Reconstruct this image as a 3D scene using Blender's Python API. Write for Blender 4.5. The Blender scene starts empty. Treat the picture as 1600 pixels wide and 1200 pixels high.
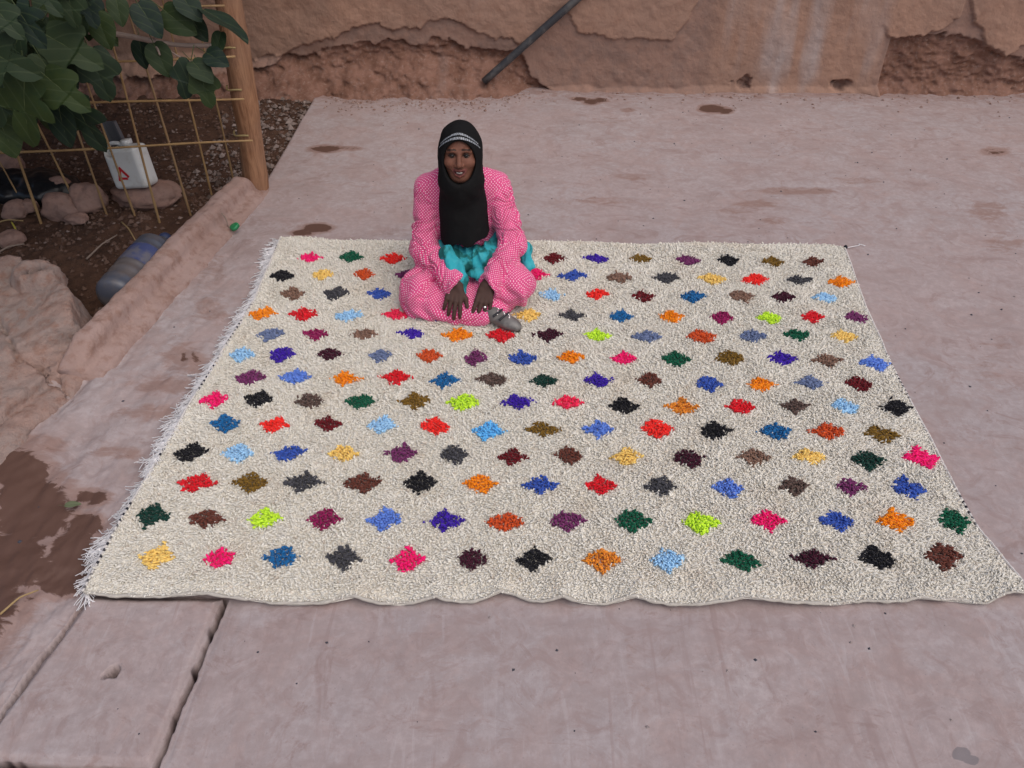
import bpy, math, random
import numpy as np
from mathutils import Vector, Matrix

rng = np.random.default_rng(7)
random.seed(7)
R = math.radians
SC = bpy.context.scene
COL = SC.collection

# ------------------------------------------------------------------ camera
CAM_H, PITCH, FPX = 2.19, math.atan(1049.0 / 1290.0), 1290.0
cam_d = bpy.data.cameras.new('camera')
cam = bpy.data.objects.new('camera', cam_d)
COL.objects.link(cam)
cam.location = (0, 0, CAM_H)
cam.rotation_euler = (math.pi / 2 - PITCH, 0, 0)
cam_d.sensor_width = 36.0
cam_d.lens = 36.0 * FPX / 1600.0
cam_d.clip_end = 500
SC.camera = cam

# ------------------------------------------------------------------ light
SUN_EL, SUN_AZ = R(58), R(140)          # azimuth measured from +Y towards +X
world = bpy.data.worlds.new('World')
SC.world = world
world.use_nodes = True
wn = world.node_tree
sky = wn.nodes.new('ShaderNodeTexSky')
sky.sky_type = 'NISHITA'
sky.sun_disc = False
sky.sun_elevation = SUN_EL
sky.sun_rotation = SUN_AZ
sky.dust_density = 4.0
sky.air_density = 1.0
sky.ozone_density = 1.0
wn.links.new(sky.outputs[0], wn.nodes['Background'].inputs[0])
wn.nodes['Background'].inputs[1].default_value = 0.10
sun_d = bpy.data.lights.new('sun', 'SUN')
sun_d.energy = 1.2
sun_d.angle = R(80)
sun_d.color = (1.0, 0.93, 0.86)
sun = bpy.data.objects.new('sun', sun_d)
COL.objects.link(sun)
sdir = Vector((math.sin(SUN_AZ) * math.cos(SUN_EL), math.cos(SUN_AZ) * math.cos(SUN_EL), math.sin(SUN_EL)))
sun.rotation_euler = sdir.to_track_quat('Z', 'Y').to_euler()
SC.view_settings.view_transform = 'Standard'
SC.view_settings.look = 'None'
SC.view_settings.exposure = 0.27
SC.view_settings.gamma = 1.0

# ------------------------------------------------------------------ helpers
CP, SP = math.cos(PITCH), math.sin(PITCH)

def ray(px, py):
    a, b = (px - 800.0) / FPX, (600.0 - py) / FPX
    return np.array([a, CP + b * SP, -SP + b * CP])

def G(px, py, z=0.0):                    # pixel -> point on the level z
    r = ray(px, py)
    t = (z - CAM_H) / r[2]
    return np.array([r[0] * t, r[1] * t, z])

def PY(px, py, Y):                       # pixel -> point at ground distance Y
    r = ray(px, py)
    t = Y / r[1]
    return np.array([r[0] * t, Y, CAM_H + r[2] * t])

def proj(x, y, z):                       # point -> pixel
    zc = y * CP - (z - CAM_H) * SP
    yc = y * SP + (z - CAM_H) * CP
    return 800 + FPX * x / zc, 600 - FPX * yc / zc

def _hash(ix, iy, iz, seed):
    h = (ix.astype(np.uint32) * np.uint32(374761393) + iy.astype(np.uint32) * np.uint32(668265263)
         + iz.astype(np.uint32) * np.uint32(2147483647) + np.uint32(seed * 974711 & 0xffffffff))
    h = (h ^ (h >> np.uint32(13))) * np.uint32(1274126177)
    h = (h ^ (h >> np.uint32(15))) * np.uint32(2246822519)
    h = h ^ (h >> np.uint32(16))
    return h.astype(np.float64) / 4294967295.0

def noise(x, y, z=0.0, seed=1):
    x, y, z = np.broadcast_arrays(np.asarray(x, float), np.asarray(y, float), np.asarray(z, float))
    fx, fy, fz = np.floor(x), np.floor(y), np.floor(z)
    ix, iy, iz = fx.astype(np.int64), fy.astype(np.int64), fz.astype(np.int64)
    tx, ty, tz = x - fx, y - fy, z - fz
    tx, ty, tz = [t * t * t * (t * (t * 6 - 15) + 10) for t in (tx, ty, tz)]
    r = 0
    for a in (0, 1):
        for b in (0, 1):
            for c in (0, 1):
                w = (tx if a else 1 - tx) * (ty if b else 1 - ty) * (tz if c else 1 - tz)
                r = r + w * _hash((ix + a) & 0xffffffff, (iy + b) & 0xffffffff, (iz + c) & 0xffffffff, seed)
    return r * 2 - 1

def fbm(x, y, z=0.0, seed=1, oct=4, gain=0.5):
    s, a, f = 0, 1.0, 1.0
    for i in range(oct):
        s = s + a * noise(np.asarray(x) * f, np.asarray(y) * f, np.asarray(z) * f, seed + i * 17)
        a *= gain; f *= 2.03
    return s

def sstep(a, b, x):
    t = np.clip((x - a) / (b - a), 0, 1)
    return t * t * (3 - 2 * t)

def np_mesh(name, V, faces, smooth=True, attrs=None, uv=None):
    """V (n,3); faces: list of int arrays (m,k)."""
    me = bpy.data.meshes.new(name)
    V = np.asarray(V, np.float32)
    me.vertices.add(len(V))
    me.vertices.foreach_set('co', V.ravel())
    idx = np.concatenate([np.asarray(f, np.int32).ravel() for f in faces])
    tot = np.concatenate([np.full(len(f), np.asarray(f).shape[1], np.int32) for f in faces])
    start = np.concatenate([[0], np.cumsum(tot)[:-1]]).astype(np.int32)
    me.loops.add(len(idx))
    me.loops.foreach_set('vertex_index', idx)
    me.polygons.add(len(tot))
    me.polygons.foreach_set('loop_start', start)
    me.polygons.foreach_set('loop_total', tot)
    me.polygons.foreach_set('use_smooth', np.full(len(tot), smooth, bool))
    if uv is not None:
        l = me.uv_layers.new(name='UVMap')
        l.data.foreach_set('uv', np.asarray(uv, np.float32).ravel())
    for k, a in (attrs or {}).items():
        a = np.asarray(a, np.float32)
        if a.ndim == 1:
            at = me.attributes.new(k, 'FLOAT', 'POINT'); at.data.foreach_set('value', a)
        else:
            if a.shape[1] == 3:
                a = np.concatenate([a, np.ones((len(a), 1), np.float32)], 1)
            at = me.attributes.new(k, 'FLOAT_COLOR', 'POINT'); at.data.foreach_set('color', a.ravel())
    me.update()
    me.validate()
    return me

def obj(name, me, mat=None, parent=None, label=None, cat=None, group=None, kind=None):
    o = bpy.data.objects.new(name, me)
    COL.objects.link(o)
    if mat is not None and me is not None and len(me.materials) == 0:
        me.materials.append(mat)
    if parent is not None:
        o.parent = parent
    for k, v in (('label', label), ('category', cat), ('group', group), ('kind', kind)):
        if v:
            o[k] = v
    return o

def empty(name, loc, label, cat, group=None):
    o = obj(name, None, label=label, cat=cat, group=group)
    o.location = loc
    o.empty_display_size = 0.1
    return o

def grid_faces(nu, nv):
    i = np.arange(nu - 1)[:, None] * nv + np.arange(nv - 1)[None, :]
    i = i.ravel()
    return np.stack([i, i + nv, i + nv + 1, i + 1], 1)

def vnormals(V, F):
    V = np.asarray(V, float); n = np.zeros_like(V)
    for f in F:
        fn = np.cross(V[f[:, 2]] - V[f[:, 0]], V[f[:, -1]] - V[f[:, 1]])
        for c in range(f.shape[1]):
            np.add.at(n, f[:, c], fn)
    return n / np.maximum(np.linalg.norm(n, axis=1, keepdims=True), 1e-12)

def frame_axes(T):
    T = T / np.maximum(np.linalg.norm(T, axis=-1, keepdims=True), 1e-9)
    up = np.where(np.abs(T[..., 2:3]) < .9, np.array([0, 0, 1.0]), np.array([1.0, 0, 0]))
    A = np.cross(T, up); A /= np.linalg.norm(A, axis=-1, keepdims=True)
    return A, np.cross(T, A)

def tube(pts, rad, n=10, cap=True):
    """Tapered tube through points; returns V, faces."""
    P = np.asarray(pts, float); m = len(P)
    rad = np.broadcast_to(np.asarray(rad, float), (m,))
    T = np.gradient(P, axis=0)
    A, B = frame_axes(T)
    for i in range(1, m):                       # keep the frame from flipping
        a = A[i - 1] - T[i] * np.dot(A[i - 1], T[i]) / np.dot(T[i], T[i])
        a /= np.linalg.norm(a); A[i] = a
        b = np.cross(T[i], a); B[i] = b / np.linalg.norm(b)
    th = np.linspace(0, 2 * math.pi, n, endpoint=False)
    V = P[:, None] + rad[:, None, None] * (np.cos(th)[None, :, None] * A[:, None] + np.sin(th)[None, :, None] * B[:, None])
    V = V.reshape(-1, 3)
    i = (np.arange(m - 1)[:, None] * n + np.arange(n)[None]).ravel()
    j = (np.arange(m - 1)[:, None] * n + (np.arange(n)[None] + 1) % n).ravel()
    F = [np.stack([i, j, j + n, i + n], 1)]
    if cap:
        F.append(np.arange(n)[::-1][None]); F.append(((m - 1) * n + np.arange(n))[None])
    return V, F

def join(parts):
    Vs, Fs, o = [], [], 0
    for V, F in parts:
        Vs.append(V); Fs += [np.asarray(f) + o for f in F]; o += len(V)
    return np.concatenate(Vs), Fs

def resample(pts, n):
    P = np.asarray(pts, float)
    s = np.concatenate([[0], np.cumsum(np.linalg.norm(np.diff(P, axis=0), axis=1))])
    t = np.linspace(0, s[-1], n)
    return np.stack([np.interp(t, s, P[:, k]) for k in range(P.shape[1])], 1)

def smooth_path(pts, n):
    P = np.asarray(pts, float)
    Q = resample(P, n * 2)
    for _ in range(max(2, n // 4)):
        Q[1:-1] = .25 * Q[:-2] + .5 * Q[1:-1] + .25 * Q[2:]
    return resample(Q, n)

# ---- materials
def lin(r, g, b):
    return tuple(((c / 255.0) / 12.92 if c <= 10 else ((c / 255.0 + .055) / 1.055) ** 2.4) for c in (r, g, b)) + (1.0,)

class Mat:
    def __init__(s, name, color=(.5, .5, .5, 1), rough=.8, spec=.3):
        s.m = bpy.data.materials.new(name); s.m.use_nodes = True
        s.nt = s.m.node_tree; s.b = s.nt.nodes['Principled BSDF']
        s.b.inputs['Base Color'].default_value = color
        s.b.inputs['Roughness'].default_value = rough
        s.b.inputs['Specular IOR Level'].default_value = spec
    def n(s, t, **kw):
        nd = s.nt.nodes.new('ShaderNode' + t)
        for k, v in kw.items():
            setattr(nd, k, v)
        return nd
    def put(s, nd, key, v):
        if hasattr(v, 'links') or isinstance(v, bpy.types.NodeSocket):
            s.nt.links.new(v, nd.inputs[key])
        else:
            nd.inputs[key].default_value = v
    def coord(s, kind='Object', scale=(1, 1, 1), rot=(0, 0, 0)):
        tc = s.n('TexCoord'); mp = s.n('Mapping')
        mp.inputs['Scale'].default_value = scale; mp.inputs['Rotation'].default_value = rot
        s.nt.links.new(tc.outputs[kind], mp.inputs[0])
        return mp.outputs[0]
    def noise(s, scale, detail=4, rough=.55, vec=None, dist=0.0):
        nd = s.n('TexNoise')
        nd.inputs['Scale'].default_value = scale; nd.inputs['Detail'].default_value = detail
        nd.inputs['Roughness'].default_value = rough; nd.inputs['Distortion'].default_value = dist
        s.nt.links.new(vec if vec is not None else s.coord(), nd.inputs['Vector'])
        return nd.outputs['Fac']
    def vor(s, scale, vec=None, feature='F1', rnd=1.0):
        nd = s.n('TexVoronoi', feature=feature)
        nd.inputs['Scale'].default_value = scale; nd.inputs['Randomness'].default_value = rnd
        s.nt.links.new(vec if vec is not None else s.coord(), nd.inputs['Vector'])
        return nd
    def ramp(s, fac, a, b, lo=0.0, hi=1.0):
        nd = s.n('MapRange', interpolation_type='SMOOTHSTEP')
        nd.inputs['From Min'].default_value = a; nd.inputs['From Max'].default_value = b
        nd.inputs['To Min'].default_value = lo; nd.inputs['To Max'].default_value = hi
        s.nt.links.new(fac, nd.inputs['Value'])
        return nd.outputs[0]
    def mix(s, fac, a, b, mode='MIX'):
        nd = s.n('MixRGB', blend_type=mode)
        s.put(nd, 0, fac); s.put(nd, 1, a); s.put(nd, 2, b)
        return nd.outputs[0]
    def math(s, op, a, b=0.0, clamp=False):
        nd = s.n('Math', operation=op, use_clamp=clamp)
        s.put(nd, 0, a); s.put(nd, 1, b)
        return nd.outputs[0]
    def attr(s, name, out='Fac'):
        nd = s.n('Attribute'); nd.attribute_name = name
        return nd.outputs[out]
    def objrand(s):
        return s.n('ObjectInfo').outputs['Random']
    def color(s, c):
        s.put(s.b, 'Base Color', c)
    def rough(s, c):
        s.put(s.b, 'Roughness', c)
    def bump(s, h, dist=.01, strength=1.0):
        nd = s.n('Bump'); nd.inputs['Distance'].default_value = dist; nd.inputs['Strength'].default_value = strength
        s.nt.links.new(h, nd.inputs['Height'])
        s.nt.links.new(nd.outputs[0], s.b.inputs['Normal'])

def earth_mat(name, c1, c2, c3, sc=6.0, bump=.012, speck=.35):
    m = Mat(name, rough=.92, spec=.15)
    a = m.noise(sc, 6, .62); b = m.noise(sc * 5.3, 5, .6); c = m.noise(sc * 22, 3, .6)
    col = m.mix(m.ramp(a, .35, .65), c1, c2)
    col = m.mix(m.ramp(b, .45, .7, 0, .8), col, c3)
    v = m.vor(sc * 14)
    col = m.mix(m.ramp(v.outputs['Distance'], .05, .25, speck, 0), col, (c1[0] * 1.5, c1[1] * 1.5, c1[2] * 1.5, 1))
    m.color(col)
    m.bump(m.math('ADD', m.math('MULTIPLY', b, .7), m.math('MULTIPLY', c, .5)), bump, .8)
    return m

# ---- signed distance fields meshed with surface nets
class Field:
    def __init__(s, lo, hi, h):
        s.lo, s.h = np.asarray(lo, float), h
        s.n = np.ceil((np.asarray(hi) - s.lo) / h).astype(int) + 1
        s.F = np.full(s.n, 1.0, np.float32)
    def _sub(s, lo, hi):
        a = np.clip(np.floor((lo - s.lo) / s.h).astype(int), 0, s.n)
        b = np.clip(np.ceil((hi - s.lo) / s.h).astype(int) + 1, 0, s.n)
        sl = tuple(slice(i, j) for i, j in zip(a, b))
        ax = [(s.lo[k] + s.h * np.arange(a[k], b[k])).astype(np.float32) for k in range(3)]
        return sl, np.meshgrid(*ax, indexing='ij', sparse=True)
    def op(s, lo, hi, fn, k=.01, mode='add'):
        pad = k + 3 * s.h
        sl, P = s._sub(np.asarray(lo) - pad, np.asarray(hi) + pad)
        A = s.F[sl]
        if A.size == 0:
            return
        d = fn(*P).astype(np.float32)
        if mode == 'add':
            h = np.clip(.5 + .5 * (A - d) / k, 0, 1); s.F[sl] = A + (d - A) * h - k * h * (1 - h)
        else:                                   # subtract
            d = -d
            h = np.clip(.5 - .5 * (A - d) / k, 0, 1); s.F[sl] = A + (d - A) * h + k * h * (1 - h)
    def cap(s, a, b, ra, rb=None, k=.01, mode='add'):
        a, b = np.asarray(a, float), np.asarray(b, float); rb = ra if rb is None else rb
        ab = b - a; L2 = max(float(ab @ ab), 1e-9); r = max(ra, rb)
        def fn(X, Y, Z):
            t = np.clip(((X - a[0]) * ab[0] + (Y - a[1]) * ab[1] + (Z - a[2]) * ab[2]) / L2, 0, 1)
            return np.sqrt((X - a[0] - t * ab[0]) ** 2 + (Y - a[1] - t * ab[1]) ** 2 + (Z - a[2] - t * ab[2]) ** 2) - (ra + (rb - ra) * t)
        s.op(np.minimum(a, b) - r, np.maximum(a, b) + r, fn, k, mode)
    def chain(s, pts, rads, k=.01, mode='add'):
        for i in range(len(pts) - 1):
            s.cap(pts[i], pts[i + 1], rads[i], rads[i + 1], k, mode)
    def ell(s, c, r, axes=None, k=.01, mode='add'):
        c, r = np.asarray(c, float), np.asarray(r, float)
        ax = np.eye(3) if axes is None else np.asarray(axes, float)
        def fn(X, Y, Z):
            q = [((X - c[0]) * ax[i, 0] + (Y - c[1]) * ax[i, 1] + (Z - c[2]) * ax[i, 2]) / r[i] for i in range(3)]
            k0 = np.sqrt(q[0] ** 2 + q[1] ** 2 + q[2] ** 2)
            k1 = np.sqrt((q[0] / r[0]) ** 2 + (q[1] / r[1]) ** 2 + (q[2] / r[2]) ** 2)
            return k0 * (k0 - 1) / np.maximum(k1, 1e-6)
        m = r.max(); s.op(c - m, c + m, fn, k, mode)
    def box(s, c, hs, axes=None, rnd=.02, k=.01, mode='add'):
        c, hs = np.asarray(c, float), np.asarray(hs, float) - rnd
        ax = np.eye(3) if axes is None else np.asarray(axes, float)
        def fn(X, Y, Z):
            q = [np.abs((X - c[0]) * ax[i, 0] + (Y - c[1]) * ax[i, 1] + (Z - c[2]) * ax[i, 2]) - hs[i] for i in range(3)]
            o = np.sqrt(sum(np.maximum(v, 0) ** 2 for v in q))
            return o + np.minimum(np.maximum(np.maximum(q[0], q[1]), q[2]), 0) - rnd
        m = np.linalg.norm(hs) + rnd; s.op(c - m, c + m, fn, k, mode)
    def mesh(s):
        F = s.F; S = F < 0
        n = np.array(F.shape); cn = n - 1
        cnt = np.zeros(cn, np.uint8)
        offs = [(a, b, c) for a in (0, 1) for b in (0, 1) for c in (0, 1)]
        for a, b, c in offs:
            cnt += S[a:a + cn[0], b:b + cn[1], c:c + cn[2]]
        I = np.argwhere((cnt > 0) & (cnt < 8))
        vals = {o: F[I[:, 0] + o[0], I[:, 1] + o[1], I[:, 2] + o[2]].astype(float) for o in offs}
        acc = np.zeros((len(I), 3)); w = np.zeros(len(I))
        for o in offs:
            for ax in range(3):
                if o[ax] == 0:
                    p = list(o); p[ax] = 1; p = tuple(p)
                    a, b = vals[o], vals[p]; m = (a < 0) != (b < 0)
                    t = np.where(m, a / np.where(m, a - b, 1), 0)
                    q = np.array(o, float)[None].repeat(len(I), 0); q[:, ax] = t
                    acc[m] += q[m]; w[m] += 1
        V = s.lo + s.h * (I + acc / w[:, None])
        ids = np.full(cn, -1, np.int32); ids[I[:, 0], I[:, 1], I[:, 2]] = np.arange(len(I))
        Q = []
        for ax in range(3):
            u, v = [(1, 2), (2, 0), (0, 1)][ax]
            sl0 = [slice(None)] * 3; sl1 = [slice(None)] * 3
            sl0[ax] = slice(0, -1); sl1[ax] = slice(1, None)
            a, b = S[tuple(sl0)], S[tuple(sl1)]
            E = np.argwhere(a != b)
            E = E[(E[:, u] > 0) & (E[:, v] > 0) & (E[:, u] < n[u] - 1) & (E[:, v] < n[v] - 1)]
            if len(E) == 0:
                continue
            ins = S[E[:, 0], E[:, 1], E[:, 2]]
            c = []
            for du, dv in ((-1, -1), (0, -1), (0, 0), (-1, 0)):
                q = E.copy(); q[:, u] += du; q[:, v] += dv
                c.append(ids[q[:, 0], q[:, 1], q[:, 2]])
            f = np.stack(c, 1); f[~ins] = f[~ins][:, ::-1]
            Q.append(f)
        Q = np.concatenate(Q)
        return V, Q[(Q >= 0).all(1)]

# ================================================================== SETTING
# ---- far ground
gm = earth_mat('ground_earth', (.20, .13, .10, 1), (.24, .16, .12, 1), (.16, .10, .07, 1), 1.5)
V = np.array([[-150, -150, -.30], [150, -150, -.30], [150, 150, -.30], [-150, 150, -.30]])
obj('ground', np_mesh('ground', V, [np.array([[0, 1, 2, 3]])], False), gm.m, kind='structure')

# ---- concrete terrace
def edge_x(Y):                                # foot of the kerb / left edge of the slab
    return np.interp(Y, [2.0, 2.83, 3.98, 4.45, 6.4], [-1.90, -1.73, -1.51, -1.43, -1.39])

DR = [G(143, 931), G(345, 934), G(236, 1197), G(-50, 1187)]      # drain cover corners

def poly_sd(x, y, P):
    """signed distance to a convex polygon, negative inside"""
    d = np.full(np.shape(x), -9.0)
    c = np.mean([p[:2] for p in P], axis=0)
    for i in range(len(P)):
        a, b = P[i][:2], P[(i + 1) % len(P)][:2]
        nrm = np.array([b[1] - a[1], a[0] - b[0]]); nrm /= np.linalg.norm(nrm)
        if np.dot(c - a, nrm) > 0:
            nrm = -nrm
        d = np.maximum(d, (x - a[0]) * nrm[0] + (y - a[1]) * nrm[1])
    return d

STAINS = [  # px, py, rx, ry, strength : puddles and damp mud
    (45, 790, 80, 62, 1), (15, 870, 75, 62, 1), (112, 860, 46, 40, 1), (100, 900, 60, 30, 1), (25, 730, 60, 40, 1), (140, 770, 34, 16, .9), (130, 815, 38, 25, .9), (-40, 900, 90, 120, 1),
    (1112, 171, 21, 7, 1.1), (1134, 175, 14, 5, 1), (905, 156, 14, 4, .95), (925, 161, 16, 6, .95), (938, 158, 12, 5, .9), (980, 174, 14, 4, .7),
    (508, 232, 32, 7, .85), (545, 231, 22, 5, .7), (496, 358, 26, 9, 1), (474, 366, 22, 6, .9), (1553, 237, 27, 7, .75), (1500, 250, 14, 4, .4),
    (288, 560, 42, 26, .62), (255, 600, 60, 16, .6), (330, 480, 36, 26, .5), (330, 420, 30, 30, .45), (225, 640, 60, 14, .55), (180, 700, 50, 12, .55), (60, 690, 50, 20, .6),
    (945, 312, 60, 7, .5), (1150, 328, 40, 6, .5), (1240, 298, 80, 7, .6), (1180, 318, 40, 7, .6), (1210, 345, 30, 8, .5), (1340, 282, 60, 6, .5), (990, 275, 40, 8, .45), (1540, 330, 40, 20, .5), (1570, 380, 40, 20, .48), (1560, 560, 60, 70, .34), (1480, 640, 30, 30, .3),
    (950, 190, 40, 8, .4), (1240, 210, 60, 6, .38), (1000, 1090, 25, 70, .3), (1110, 1050, 20, 80, .3), (985, 1020, 12, 40, .4), (1080, 1140, 50, 12, .34), (300, 1000, 24, 14, .3)]

def splash_mask(x, y):                # dark cement spatter
    px, py = proj(x, y, np.zeros_like(x)); m = np.zeros_like(x)
    for cx, cy, rx, ry in ((1503, 1176, 16, 12), (1520, 1186, 14, 9)):
        m = np.maximum(m, np.clip(1.5 - np.sqrt(((px - cx) / rx) ** 2 + ((py - cy) / ry) ** 2), 0, 1))
    return m

def wet_mask(x, y):
    px, py = proj(x, y, np.zeros_like(x))
    m = np.zeros_like(x)
    for cx, cy, rx, ry, st in STAINS:
        m = np.maximum(m, st * np.clip(1.55 - np.sqrt(((px - cx) / rx) ** 2 + ((py - cy) / ry) ** 2), 0, 1))
    foot = .50 * sstep(.42, .0, 6.17 - .028 * x - y - .16 * sstep(.1, -.3, x))
    return np.maximum(m, foot)

def terrace_z(x, y):
    z = .010 * fbm(x * .9, y * .9, 0, 3, 3) + .0022 * fbm(x * 7, y * 7, 0, 5, 3)
    z = z + .0016 * fbm(x * 26, y * 5, 0, 8, 2) * sstep(2.2, 1.6, y)      # trowel ridges
    # rough poured strip falling towards the kerb on the left
    left = sstep(-.95, -1.6, x) * sstep(4.4, 3.4, y)
    z = z - .012 * left + left * (.012 * fbm(x * 7, y * 3, 0, 21, 4) + .004 * fbm(x * 30, y * 20, 0, 23, 3))
    return z

xs = np.unique(np.concatenate([np.arange(-1.2, 0, .2), np.arange(0, .36, .010), np.arange(.36, 1.12, .0048), np.arange(1.12, 5.4, .025), np.linspace(5.4, 11, 14)]))
xs = np.concatenate([np.arange(-1.1, 0, .012), xs[xs >= 0]])
ys = np.concatenate([np.linspace(-4, .75, 12)[:-1], np.arange(.75, 1.75, .006), np.arange(1.75, 6.45, .018)])
TX, TY = np.meshgrid(xs, ys, indexing='ij')
# columns follow the slab edge (t = 0) so that it stays a clean line
EX = edge_x(TY) - .05
EX0 = -1.92 + 0 * TY
TX = TX + EX
TZ = terrace_z(TX, TY)
wob = .0032 * fbm(TX * 16, TY * 16, 0, 31, 4)
sd = poly_sd(TX, TY, DR) + wob * .8
gapw = .024
pit = sstep(gapw + .001, gapw - .011, sd)
rim = np.exp(-((sd - gapw - .01) / .012) ** 2) * .004
TZ = TZ - pit * .13 - rim
TT = np.broadcast_to(xs[:, None], TX.shape)
fc = grid_faces(len(xs), len(ys))
Vt = np.stack([TX, TY, TZ], -1).reshape(-1, 3)
tc = TT.reshape(-1)[fc].mean(1); yc = Vt[fc, 1].mean(1)
fc = fc[(tc > 0) | (yc < 2.86)]
wet = wet_mask(TX, TY).reshape(-1); spl = splash_mask(TX, TY).reshape(-1)
# skirt under the left edge
i0 = int(np.searchsorted(xs, 0.0)); cols = np.arange(len(ys))[ys > 2.5]
a = i0 * len(ys) + cols
sk = Vt[a].copy(); sk[:, 2] = -.2; sk[:, 0] -= .01 + .01 * fbm(sk[:, 1] * 9, 0, 0, 4, 2)
b = len(Vt) + np.arange(len(a))
sf = np.stack([a[:-1], a[1:], b[1:], b[:-1]], 1)
Vt = np.concatenate([Vt, sk]); wet = np.concatenate([wet, np.zeros(len(sk))]); spl = np.concatenate([spl, np.zeros(len(sk))])

def concrete_mat(name, wetattr=True):
    m = Mat(name, rough=.85, spec=.25)
    co = m.coord()
    big = m.noise(1.1, 5, .6, co, .6); mid = m.noise(4.2, 6, .65, co, .8); fine = m.noise(34, 5, .7, co)
    streak = m.noise(2.1, 6, .62, m.coord(scale=(1.0, 2.0, 1), rot=(0, 0, R(14))), 1.6)
    col = m.mix(m.ramp(big, .38, .62), (.375, .288, .278, 1), (.375, .322, .325, 1))
    col = m.mix(m.ramp(mid, .46, .64, 0, .8), col, (.350, .238, .215, 1))
    col = m.mix(m.ramp(streak, .50, .68, 0, .7), col, (.275, .195, .178, 1))
    col = m.mix(m.ramp(streak, .24, .44, .65, 0), col, (.48, .425, .425, 1))
    col = m.mix(m.ramp(fine, .38, .68, .55, 0), col, (.25, .185, .175, 1))
    tro = m.noise(2.2, 4, .62, m.coord(scale=(9, .75, 1), rot=(0, 0, R(-5))), .8)
    sx_ = m.n('SeparateXYZ'); m.nt.links.new(co, sx_.inputs[0])
    near = m.ramp(sx_.outputs[1], 2.6, 1.5, .25, 1.0)
    col = m.mix(m.math('MULTIPLY', m.ramp(tro, .57, .72, 0, .65), near), col, (.245, .155, .140, 1))
    col = m.mix(m.math('MULTIPLY', m.ramp(tro, .30, .42, .4, 0), near), col, (.45, .39, .39, 1))
    mot = m.noise(8.5, 6, .72, co, 1.4)
    col = m.mix(m.ramp(mot, .49, .64, 0, .62), col, (.250, .160, .143, 1))
    col = m.mix(m.ramp(mot, .28, .44, .45, 0), col, (.43, .385, .39, 1))
    spt = m.noise(3.2, 7, .75, m.coord(scale=(1, 1.4, 1), rot=(0, 0, R(40))), 2.0)
    col = m.mix(m.ramp(spt, .55, .66, 0, .75), col, (.225, .135, .117, 1))
    v = m.vor(38, co)
    col = m.mix(m.ramp(v.outputs['Distance'], .04, .12, .5, 0), col, (.15, .12, .13, 1))
    col = m.mix(.27, col, (.42, .385, .392, 1))
    if wetattr:
        w = m.attr('wet')
        e = m.noise(13, 6, .7, m.coord(scale=(.7, 1.3, 1)), 1.0)
        ww = m.math('ADD', w, m.math('MULTIPLY', m.math('SUBTRACT', e, .5), 1.1))
        damp = m.ramp(ww, .30, .62, 0, .62)
        mud = m.ramp(ww, .70, .80)
        col = m.mix(damp, col, (.235, .135, .105, 1))
        col = m.mix(mud, col, (.110, .060, .046, 1))
        col = m.mix(m.ramp(m.math('ADD', m.attr('splash'), m.math('MULTIPLY', m.math('SUBTRACT', e, .5), .7)), .5, .62, 0, .7), col, (.16, .148, .158, 1))
        m.rough(m.ramp(mud, 0, 1, .86, .55))
    m.color(col)
    h = m.math('ADD', m.math('MULTIPLY', fine, .5), m.math('ADD', m.math('MULTIPLY', mid, .6), m.math('MULTIPLY', tro, .5)))
    m.bump(h, .005, .45)
    return m
CONC = concrete_mat('terrace_concrete')
obj('terrace', np_mesh('terrace', Vt, [fc, sf], True, {'wet': wet, 'splash': spl}), CONC.m, kind='structure')

# ---- drain cover slab with its lifting hole
def make_cover():
    n = 130
    P = np.array([p[:2] for p in DR])                      # tl tr br bl
    c = P.mean(0)
    hole = G(174, 1051)[:2]
    u = np.linspace(0, 1, n); U, Vv = np.meshgrid(u, u, indexing='ij')
    XY = ((1 - U)[..., None] * (1 - Vv)[..., None] * P[0] + U[..., None] * (1 - Vv)[..., None] * P[1]
          + U[..., None] * Vv[..., None] * P[2] + (1 - U)[..., None] * Vv[..., None] * P[3])
    x, y = XY[..., 0], XY[..., 1]
    e = np.minimum(np.minimum(U, 1 - U), np.minimum(Vv, 1 - Vv))
    z = .004 + .003 * fbm(x * 8, y * 8, 0, 77, 4) - .016 * np.exp(-(e / .022) ** 2)
    hd = np.hypot((x - hole[0]) * .8, (y - hole[1]) * 1.15) + .006 * fbm(x * 40, y * 40, 0, 5, 2)
    z = z - .11 * sstep(.025, .020, hd)
    edge = (e <= 0)
    x = x + edge * .004 * fbm(x * 30, y * 30, 0, 9, 2); y = y + edge * .004 * fbm(x * 30, y * 30, 3, 9, 2)
    Vc = np.stack([x, y, z], -1).reshape(-1, 3)
    F = [grid_faces(n, n)[:, ::-1]]
    ring = np.concatenate([np.arange(n) * n, (n - 1) * n + np.arange(1, n), np.arange(n - 2, -1, -1) * n + n - 1, np.arange(n - 2, 0, -1)])
    B = Vc[ring].copy(); B[:, 2] = -.115
    k = len(Vc) + np.arange(len(ring)); r2, k2 = np.roll(ring, -1), np.roll(k, -1)
    F.append(np.stack([ring, r2, k2, k], 1)); F.append(k[None])
    return np.concatenate([Vc, B]), F
Vc, Fc = make_cover()
COVER = concrete_mat('cover_concrete', False)
obj('drain_cover', np_mesh('drain_cover', Vc, Fc), COVER.m, label='square concrete drain cover with a small lifting hole, set in the terrace', cat='drain cover')

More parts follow.
